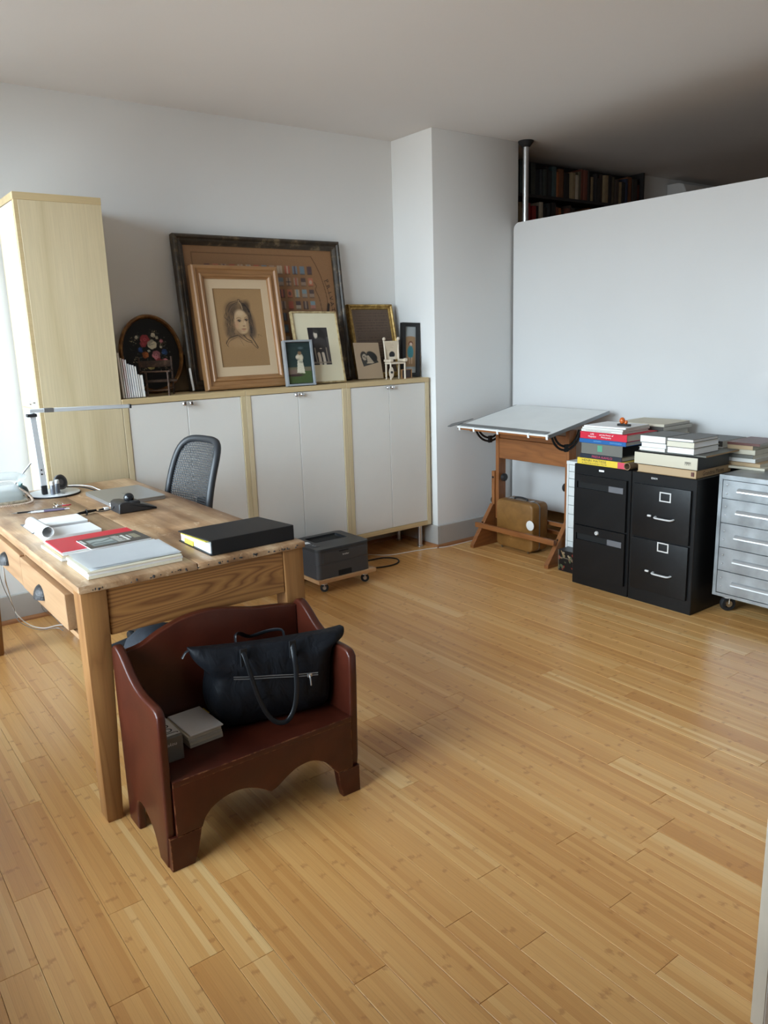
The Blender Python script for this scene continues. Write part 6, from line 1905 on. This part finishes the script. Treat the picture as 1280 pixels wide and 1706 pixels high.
pen('white and purple ballpoint pen on the desk, the nearer one', (0.862, 3.395, ZD + 0.0048), (0.700, 3.430, ZD + 0.0048), 0.0046, 'pen_purple', 'pen_white')
pen('dark slim pen on the desk, the farther one', (0.858, 3.428, ZD + 0.0036), (0.650, 3.470, ZD + 0.0036), 0.0034, 'grey_metal', 'black_plastic')
# keys with a red tag
ky = thing('key_bunch', 'small bunch of keys with a red tag near the lamp', 'keys', (0.85, 3.495, ZD))
pm('tag_red', srgb(206, 70, 80), 0.5)
for j, (x, y, a) in enumerate(((0.828, 3.49, 40), (0.842, 3.502, -20), (0.835, 3.51, 80))):
    bm = B(); lathe(bm, [(0.004, 0.0012), (0.010, 0.0012), (0.010, 0), (0.004, 0), (0.004, 0.0012)], (x, y, ZD + 0.001 + j * 0.003), (0.2 * j, 0, 1), 14)
    ca, sa = math.cos(math.radians(a)), math.sin(math.radians(a))
    tube(bm, [(x + ca * 0.009, y + sa * 0.009, ZD + 0.003 + j * 0.003), (x + ca * 0.032, y + sa * 0.032, ZD + 0.003 + j * 0.003)], 0.0022, 6)
    obj('key', bm, ('chrome', 'alu', 'brass_dull')[j], ky, 0.7)
obj('ring', tube(B(), [Vector((0.853, 3.500, ZD + 0.009)) + Vector((math.cos(a) * 0.011, math.sin(a) * 0.004, math.sin(a) * 0.0078)) for a in np.linspace(0, 6.28, 17)[:-1]], 0.0011, 6, True), 'chrome', ky, 1.0)
obj('tag', prism(B(), [(0.860, 3.487), (0.882, 3.484), (0.896, 3.492), (0.882, 3.502), (0.860, 3.500)], 2, ZD, ZD + 0.004, 0.001, 1), 'tag_red', ky)

# open notebook folded back (rolled page) and its partner
nb = thing('open_notebook', 'open notebook with its page curled into a roll on the desk', 'notebook', (0.74, 2.99, ZD))
obj('cover', bx((0.630, 3.035, ZD), (0.838, 3.232, ZD + 0.002), 0.0008, 1), 'grey_holder', nb)
bm = B(); prism(bm, [(0.632, ZD + 0.0022), (0.836, ZD + 0.0022), (0.836, ZD + 0.020), (0.70, ZD + 0.021), (0.645, ZD + 0.014)], 1, 3.045, 3.190, 0.002, 1)
obj('page_block', bm, 'paper_white', nb, 0.7)
bm = B(); prism(bm, [(0.634, ZD), (0.838, ZD), (0.838, ZD + 0.012), (0.66, ZD + 0.013), (0.640, ZD + 0.009)], 1, 2.885, 3.034, 0.002, 1)
obj('page_block', bm, 'paper_white', nb, 0.7)
roll = [Vector((0.640 + 0.0215 * math.cos(a) * (1 - 0.02 * a), 0, ZD + 0.0345 + 0.0215 * math.sin(a) * (1 - 0.02 * a))) for a in np.linspace(-1.2, 5.6, 34)]
bm = B(); loft(bm, [[(p.x + s, y, p.z) for p in roll] for y, s in ((2.868, 0.006), (3.085, 0.0))], False, False)
bmesh.ops.solidify(bm, geom=list(bm.faces), thickness=0.0018)
obj('curled_page', bm, 'paper_white', nb, 1.2)

# magazines by the notebook
MZ = 'magazines on the desk'
zc_ = ZD
for lab, a, h, m, e, r, nm in (('cream paperback lowest of the desk magazines', (0.605, 0.898, 2.565, 2.800), 0.011, 'c_ivory', 'paper', 0.02, 0), ('kraft covered magazine second of the desk magazines', (0.612, 0.900, 2.560, 2.790), 0.007, 'c_kraft', 'paper_cream', -0.015, 0),
                               ('white magazine third of the desk magazines', (0.612, 0.898, 2.562, 2.792), 0.006, 'c_white', 'paper_white', 0.01, 0), ('red covered magazine under the dark one on the desk', (0.614, 0.894, 2.572, 2.775), 0.004, 'c_red', 'paper_white', 0.0, 0)):
    magazine(lab, a[0], a[1], a[2], a[3], zc_, h, m, r, MZ, e)
    zc_ += h
dm = thing('dark_magazine', 'dark grey magazine with a photo and pale lettering on top of the pile', 'magazine', (0.795, 2.612, zc_), (0, 0, 0.03), MZ, world=False)
obj('pages', bx((-0.102, -0.074, 0), (0.102, 0.074, 0.003), 0.0003, 1), 'paper_white', dm)
cv = Canvas(0.206, 0.150, 120, (74, 70, 66))
cv.rect(0.10, 0.22, 0.48, 0.82, (150, 160, 158)); cv.rect(0.10, 0.60, 0.48, 0.82, (120, 132, 134)); cv.curve([(0.10, 0.55), (0.2, 0.45), (0.3, 0.5), (0.48, 0.35)], 0.03, (96, 104, 104))
for k in range(14): cv.rect(0.14 + .024 * k, 0.62, 0.15 + .024 * k, 0.74, (60, 62, 60)); 
for k in range(9): cv.rect(0.50 + .0 * k, 0.2 + .07 * k, 0.50 + .10 + .03 * (k % 3), 0.235 + .07 * k, (206, 206, 200))
cv.rect(0.66, 0.22, 0.70, 0.80, (214, 214, 208)); cv.rect(0.74, 0.30, 0.77, 0.62, (200, 200, 196))
for k in range(5): cv.rect(0.80 + .022 * k, 0.25, 0.81 + .022 * k, 0.70, (176, 168, 140))
cv.rect(0.02, 0.1, 0.06, 0.5, (206, 206, 200))
cv.build('printed_cover', dm, (-0.103, 0.075, 0.0034), (1, 0, 0), (0, -1, 0))

# paper stack in front
px_ = sheet_stack('document_stack', 'thick stack of white documents at the near edge of the desk', 'papers', 0.612, 0.906, 2.292, 2.510, ZD, [0.010, 0.009, 0.007], ['paper_cream', 'paper', 'paper_cream'], 0.0)
def curled_sheet(parent, w_, d_, z, lift, m, dx=0.0, dy=0.0, rot=0.0, seed=1):
    """single sheet, corners lifted"""
    bm = B()
    nx, ny = 14, 10
    rr = random.Random(seed)
    g = []
    c, s = math.cos(rot), math.sin(rot)
    for j in range(ny + 1):
        for i in range(nx + 1):
            u, v = i / nx - .5, j / ny - .5
            zz = z + lift * max(0, (-u - .28) / .22) ** 2 + 0.3 * lift * max(0, (v - .3) / .2) ** 2 + 0.0006 * math.sin(7 * u + 3 * v + seed)
            x, y = u * w_, v * d_
            g.append(bm.verts.new((dx + x * c - y * s, dy + x * s + y * c, zz)))
    for j in range(ny):
        for i in range(nx):
            a = j * (nx + 1) + i
            bm.faces.new([g[a], g[a + 1], g[a + nx + 2], g[a + nx + 1]])
    bmesh.ops.solidify(bm, geom=list(bm.faces), thickness=0.0006)
    return obj('loose_sheet', bm, m, parent, 1.0)
for k, (dx, dy, r) in enumerate(((0.0, 0.0, 0.0), (-0.004, -0.004, 0.012), (0.006, 0.002, -0.02), (-0.002, 0.004, 0.03))):
    curled_sheet(px_, 0.285, 0.205, 0.0275 + 0.0016 * k, -0.004 if k < 2 else 0.003, 'paper_white', dx, dy, r, k + 1)

# black ring binder
bd = thing('ring_binder', 'black ring binder full of papers at the right front of the desk', 'binder', (1.152, 2.40, ZD), (0, 0, 0), world=True)
pm('binder_vinyl', (0.009, 0.009, 0.010), 0.5, bmp=0.1, bscale=500, spec=0.3)
zz0 = ZD
obj('spine', bx((1.000, 2.282, zz0 + 0.001), (1.306, 2.286, zz0 + 0.051), 0.001, 1), 'binder_vinyl', bd)
obj('cover', bx((0.996, 2.2865, zz0), (1.308, 2.545, zz0 + 0.0035), 0.001, 1), 'binder_vinyl', bd)
bm = B(); prism(bm, [(2.2865, zz0 + 0.051), (2.2865, zz0 + 0.0475), (2.545, zz0 + 0.0335), (2.545, zz0 + 0.037)], 0, 0.996, 1.308, 0.001, 1)
obj('cover', bm, 'binder_vinyl', bd)
bm = B(); prism(bm, [(2.300, zz0 + 0.004), (2.300, zz0 + 0.036), (2.538, zz0 + 0.028), (2.538, zz0 + 0.004)], 0, 1.003, 1.290)
obj('papers', bm, 'paper_white', bd)
bm = B(); prism(bm, [(2.330, zz0 + 0.0365), (2.330, zz0 + 0.039), (2.530, zz0 + 0.0315), (2.530, zz0 + 0.029)], 0, 0.999, 1.15)
obj('divider', bm, 'tab_yellow', bd, label='yellow divider sheet')
bm = B(); prism(bm, [(2.430, zz0 + 0.004), (2.430, zz0 + 0.020), (2.50, zz0 + 0.020), (2.50, zz0 + 0.004)], 0, 0.9985, 1.0028)
obj('divider', bm, 'tab_yellow', bd, label='yellow divider sheet')
obj('ring', tube(B(), [Vector((1.030, 2.303, zz0 + 0.022)) + Vector((0, math.cos(a) * 0.012, math.sin(a) * 0.015)) for a in np.linspace(0, 6.28, 17)[:-1]], 0.0014, 6, True), 'chrome', bd, 1.0)

# ------------------------------------------------------------------ office chair behind the desk
pm('chair_black', (0.020, 0.022, 0.026), 0.45)
pm('chair_mesh', (0.030, 0.033, 0.038), 0.5)
ch = thing('office_chair', 'black mesh-backed office chair pushed in behind the desk', 'chair', (1.44, 3.45, 0), (0, 0, math.radians(7)), world=False)
# own frame: +x is behind the sitter, y across
def back_pt(u, v):
    """u -1..1 across, v 0..1 up"""
    z = 0.56 + 0.445 * v
    hw = 0.205 * (1 - 0.10 * v) if v > .15 else 0.205 * (0.92 + 0.08 * v / .15)
    y = u * hw
    x = -0.055 + 0.125 * v - 0.025 * math.sin(v * 3.0) + 0.030 * (1 - u * u) * (0.5 + 0.5 * v)
    return Vector((x, y, z))
def sq(u, v):
    """round the square (u, v) into a rounded back outline"""
    cu, cv_ = 2 * u - 1, 2 * v - 1
    k = 0.34
    f = math.sqrt(max(0, 1 - k * cv_ * cv_ * cv_ * cv_ * cu * cu))
    g = math.sqrt(max(0, 1 - k * cu * cu * cu * cu * cv_ * cv_))
    return cu * f, (cv_ * g + 1) / 2
nu, nv = 26, 36
bm = B()
g = [[bm.verts.new(back_pt(*sq(i / nu * 0.9 + .05, j / nv * 0.9 + .05))) for i in range(nu + 1)] for j in range(nv + 1)]
for j in range(nv):                                   # each cell is a ring of four quads round an open hole
    for i in range(nu):
        q = [g[j][i], g[j][i + 1], g[j + 1][i + 1], g[j + 1][i]]
        c_ = (q[0].co + q[1].co + q[2].co + q[3].co) / 4
        s_ = 0.62
        p = [bm.verts.new(c_ + (v.co - c_) * s_) for v in q]
        for k in range(4):
            bm.faces.new([q[k], q[(k + 1) % 4], p[(k + 1) % 4], p[k]])
bmesh.ops.recalc_face_normals(bm, faces=bm.faces)
bmesh.ops.solidify(bm, geom=list(bm.faces), thickness=0.002)
obj('back_mesh', bm, 'chair_mesh', ch)
rim = []
for t in np.linspace(0, 1, 61)[:-1]:
    s = t * 4
    if s < 1: u, v = s, 0
    elif s < 2: u, v = 1, s - 1
    elif s < 3: u, v = 3 - s, 1
    else: u, v = 0, 4 - s
    rim.append(back_pt(*sq(u * 0.95 + .025, v * 0.95 + .025)))
obj('back_frame', tube(B(), rim, 0.017, 10, True), 'chair_black', ch, 1.2)
obj('back_spine', tube(B(), spline([(0.02, 0, 0.42), (0.045, 0, 0.50), (0.035, 0, 0.60), (0.045, 0, 0.72)], 6), [0.022] * 19, 10), 'chair_black', ch, 1.0)
bm = B(); loft(bm, [[(p[0], p[1], z) for p in rrect(0.46 - i_, 0.48 - i_, 0.10, 6, -0.245, 0)] for z, i_ in ((0.395, 0.06), (0.41, 0.0), (0.435, 0.0), (0.450, 0.03), (0.453, 0.10))])
obj('seat', bm, 'chair_black', ch, 1.0)
obj('column', cyl(B(), (-0.235, 0, 0.11), (-0.235, 0, 0.395), 0.026, seg=18), 'grey_metal', ch, 0.6)
obj('tilt_box', bx((-0.33, -0.07, 0.345), (0.03, 0.07, 0.394), 0.012, 2), 'chair_black', ch, 0.8)
for k in range(5):
    a = math.radians(20 + 72 * k)
    d = Vector((math.cos(a), math.sin(a), 0))
    c0 = Vector((-0.235, 0, 0))
    obj('base_arm', tube(B(), [c0 + Vector((0, 0, 0.105)), c0 + d * 0.15 + Vector((0, 0, 0.098)), c0 + d * 0.29 + Vector((0, 0, 0.072))], [0.028, 0.022, 0.016], 10), 'chair_black', ch, 1.0)
    p = c0 + d * 0.29
    obj('castor', lathe(B(), [(0, -0.012), (0.024, -0.012), (0.027, -0.006), (0.027, 0.006), (0.024, 0.012), (0, 0.012)], (p.x, p.y, 0.0272), (-d.y, d.x, 0), 16), 'black_rubber', ch, 0.7)

# dark bag slumped on the floor under the desk
ub = tag(None or bpy.data.objects.new('fabric_bag', None), 'dark navy fabric bag slumped on the floor under the desk', 'bag')
ub.location = (1.02, 2.95, 0); link(ub); ORG[ub.name] = Vector((1.02, 2.95, 0))
pm('navy_cloth', (0.012, 0.015, 0.022), 0.8, var=0.4, scale=14, bmp=0.6, bscale=24)
rgs = []
for z, rx, ry in ((0.0, 0.13, 0.15), (0.02, 0.155, 0.17), (0.12, 0.16, 0.175), (0.22, 0.145, 0.15), (0.29, 0.11, 0.10), (0.325, 0.07, 0.05), (0.335, 0.04, 0.02)):
    rgs.append([(1.02 + rx * math.cos(a) * (1 + .06 * math.sin(5 * a + z * 20)), 2.95 + ry * math.sin(a) * (1 + .05 * math.sin(4 * a + z * 30)), z) for a in np.linspace(0, 6.283, 29)[:-1]])
obj('body', loft(B(), rgs), 'navy_cloth', ub, 2.0)
obj('strap', tube(B(), spline([(0.95, 2.90, 0.30), (0.93, 2.84, 0.22), (0.96, 2.79, 0.12), (1.05, 2.78, 0.06), (1.10, 2.80, 0.02)], 6), 0.008, 8, flat=(0.012, 0.003)), 'strap_black', ub, 1.0)

# cables hanging under the desk
cg = 'cables under the desk'
tag(obj('hanging_cable', tube(B(), spline([(0.640, 3.60, 0.745), (0.655, 3.85, 0.45), (0.725, 4.18, 0.19), (0.75, 4.22, 0.10), (0.80, 4.22, 0.03), (0.86, 4.18, 0.006), (0.93, 4.13, 0.02), (0.99, 4.02, 0.03), (1.04, 3.85, 0.01)], 8), 0.0030, 6), 'white_paint', smooth=1.0), 'thick white cable drooping to the floor under the desk', 'cable', cg)
tag(obj('hanging_cable', tube(B(), spline([(0.625, 3.62, 0.745), (0.64, 3.88, 0.42), (0.735, 4.20, 0.14), (0.755, 4.21, 0.06), (0.83, 4.16, 0.012), (0.91, 4.12, 0.012), (0.93, 4.08, 0.004)], 8), 0.0018, 6), 'grey_metal', smooth=1.0), 'thin grey cable drooping beside the white one under the desk', 'cable', cg)
tag(obj('hanging_cable', tube(B(), spline([(0.80, 3.80, 0.745), (0.85, 4.05, 0.30), (0.865, 4.18, 0.12), (0.92, 4.20, 0.05), (0.945, 4.12, 0.006)], 8), 0.0018, 6), 'grey_metal', smooth=1.0), 'thin grey cable hanging nearest the desk leg', 'cable', cg)

# ------------------------------------------------------------------ printer on its dolly
dl = thing('wheeled_dolly', 'small plywood dolly on casters under the printer', 'dolly', (2.44, 3.82, 0))
wood('ply', srgb(176, 132, 92), srgb(204, 162, 118), 0.5, axis=0)
obj('deck', bx((2.232, 3.648, 0.066), (2.640, 4.000, 0.0885), 0.002, 1), 'ply', dl)
for x, y in ((2.300, 3.700), (2.590, 3.700), (2.285, 3.95), (2.590, 3.95)):
    caster(dl, x, y, 0.025, 0.066, 0.018)
pr_ = thing('laser_printer', 'dark grey laser printer on the plywood dolly', 'printer', (2.42, 3.82, 0.089))
pm('printer_grey', (0.052, 0.054, 0.060), 0.45, bmp=0.04, bscale=500)
pm('printer_dark', (0.030, 0.031, 0.034), 0.4)
x0, x1, y0, y1 = 2.238, 2.606, 3.662, 3.985
def pslab(z0, z1, ins=0.0, r=0.03, top=0.0):
    rr_ = [(z0, ins), (z1 - top, ins)] + ([(z1, ins + top)] if top else [])
    return loft(B(), [[(p[0], p[1], z) for p in rrect(x1 - x0 - 2 * i_, y1 - y0 - 2 * i_, r, 6, (x0 + x1) / 2, (y0 + y1) / 2)] for z, i_ in rr_])
zb = 0.0892
obj('paper_tray', pslab(zb, zb + 0.0845), 'printer_grey', pr_, 0.7)
obj('body', pslab(zb + 0.0855, zb + 0.160), 'printer_grey', pr_, 0.7)
# top cover with the output well
zt0, zt1 = zb + 0.1605, zb + 0.178
wx0, wx1, wy0, wy1 = x0 + 0.085, x1 - 0.055, y0 + 0.150, y1 - 0.040
bm = B()
outer = rrect(x1 - x0 + 0.004, y1 - y0 + 0.004, 0.032, 6, (x0 + x1) / 2, (y0 + y1) / 2)
innr = rrect(wx1 - wx0, wy1 - wy0, 0.012, 6, (wx0 + wx1) / 2, (wy0 + wy1) / 2)
n_ = len(outer)
rg = [[bm.verts.new((p[0], p[1], z)) for p in q] for q, z in ((outer, zt0), (outer, zt1 - 0.004), ([(p[0] * 0.985 + 0.015 * (x0 + x1) / 2, p[1] * 0.985 + 0.015 * (y0 + y1) / 2) for p in outer], zt1), (innr, zt1), (innr, zt0 + 0.002))]
for a_, b_ in zip(rg, rg[1:]):
    for k in range(n_):
        bm.faces.new([a_[k], a_[(k + 1) % n_], b_[(k + 1) % n_], b_[k]])
bm.faces.new(rg[-1])
bmesh.ops.recalc_face_normals(bm, faces=bm.faces)
tc_ = obj('top_cover', bm, 'printer_dark', pr_, 0.7)
obj('output_ramp', bx((wx0 + 0.01, wy0 + 0.02, zt0 + 0.0025), (wx1 - 0.01, wy1 - 0.004, zt0 + 0.005), 0.001, 1), 'dark_gap', tc_)
obj('control_panel', bx((x0 + 0.018, y0 + 0.07, zt1), (x0 + 0.065, y1 - 0.11, zt1 + 0.0015), 0.0006, 1), 'printer_grey', tc_)
obj('display', bx((x0 + 0.024, y0 + 0.16, zt1 + 0.0016), (x0 + 0.058, y0 + 0.20, zt1 + 0.0022)), 'paper_white', tc_)
for dy in (0.085, 0.11, 0.135):
    obj('button', lathe(B(), [(0.006, 0), (0.006, 0.002), (0, 0.0025)], (x0 + 0.042, y0 + dy, zt1 + 0.0016), (0, 0, 1), 12), 'grey_metal', tc_, 0.6)
fp = obj('front_panel', bx((x0 + 0.035, y0 - 0.003, zb + 0.094), (x1 - 0.02, y0 - 0.0002, zb + 0.152), 0.001, 1), 'printer_grey', pr_)
obj('finger_slot', bx((2.386, y0 - 0.0036, zb + 0.146), (2.452, y0 - 0.0031, zb + 0.152)), 'dark_gap', fp)
obj('tray_handle', bx((2.378, y0 - 0.001, zb + 0.002), (2.470, y0 - 0.0002, zb + 0.034)), 'dark_gap', pr_)
text('brother', pr_, 'ink_white', (2.432, y0 - 0.0034, zb + 0.127), (1, 0, 0), (0, 0, 1), width=0.044, height=0.011)
tag(obj('printer_cord', tube(B(), spline([(2.56, 3.988, 0.13), (2.575, 4.03, 0.10), (2.64, 4.05, 0.02), (2.75, 4.04, 0.006), (2.86, 4.035, 0.006), (2.97, 4.02, 0.006), (3.02, 3.95, 0.006), (2.985, 3.875, 0.006), (2.90, 3.845, 0.006), (2.78, 3.875, 0.006), (2.70, 3.93, 0.006), (2.64, 4.03, 0.006), (2.60, 4.15, 0.006), (2.58, 4.30, 0.006)], 8), 0.0045, 8), 'black_rubber', smooth=1.0), 'black power cord looping on the floor beside the printer', 'cord')
tag(obj('floor_cable', tube(B(), spline([(2.80, 4.34, 0.004), (2.95, 4.15, 0.004), (3.05, 4.05, 0.004), (3.20, 4.02, 0.004), (3.36, 3.985, 0.004), (3.46, 3.948, 0.004), (3.60, 3.945, 0.004), (3.80, 3.945, 0.004)], 8), 0.0025, 6), 'white_paint', smooth=1.0), 'white cable running along the floor by the pillar', 'cable')
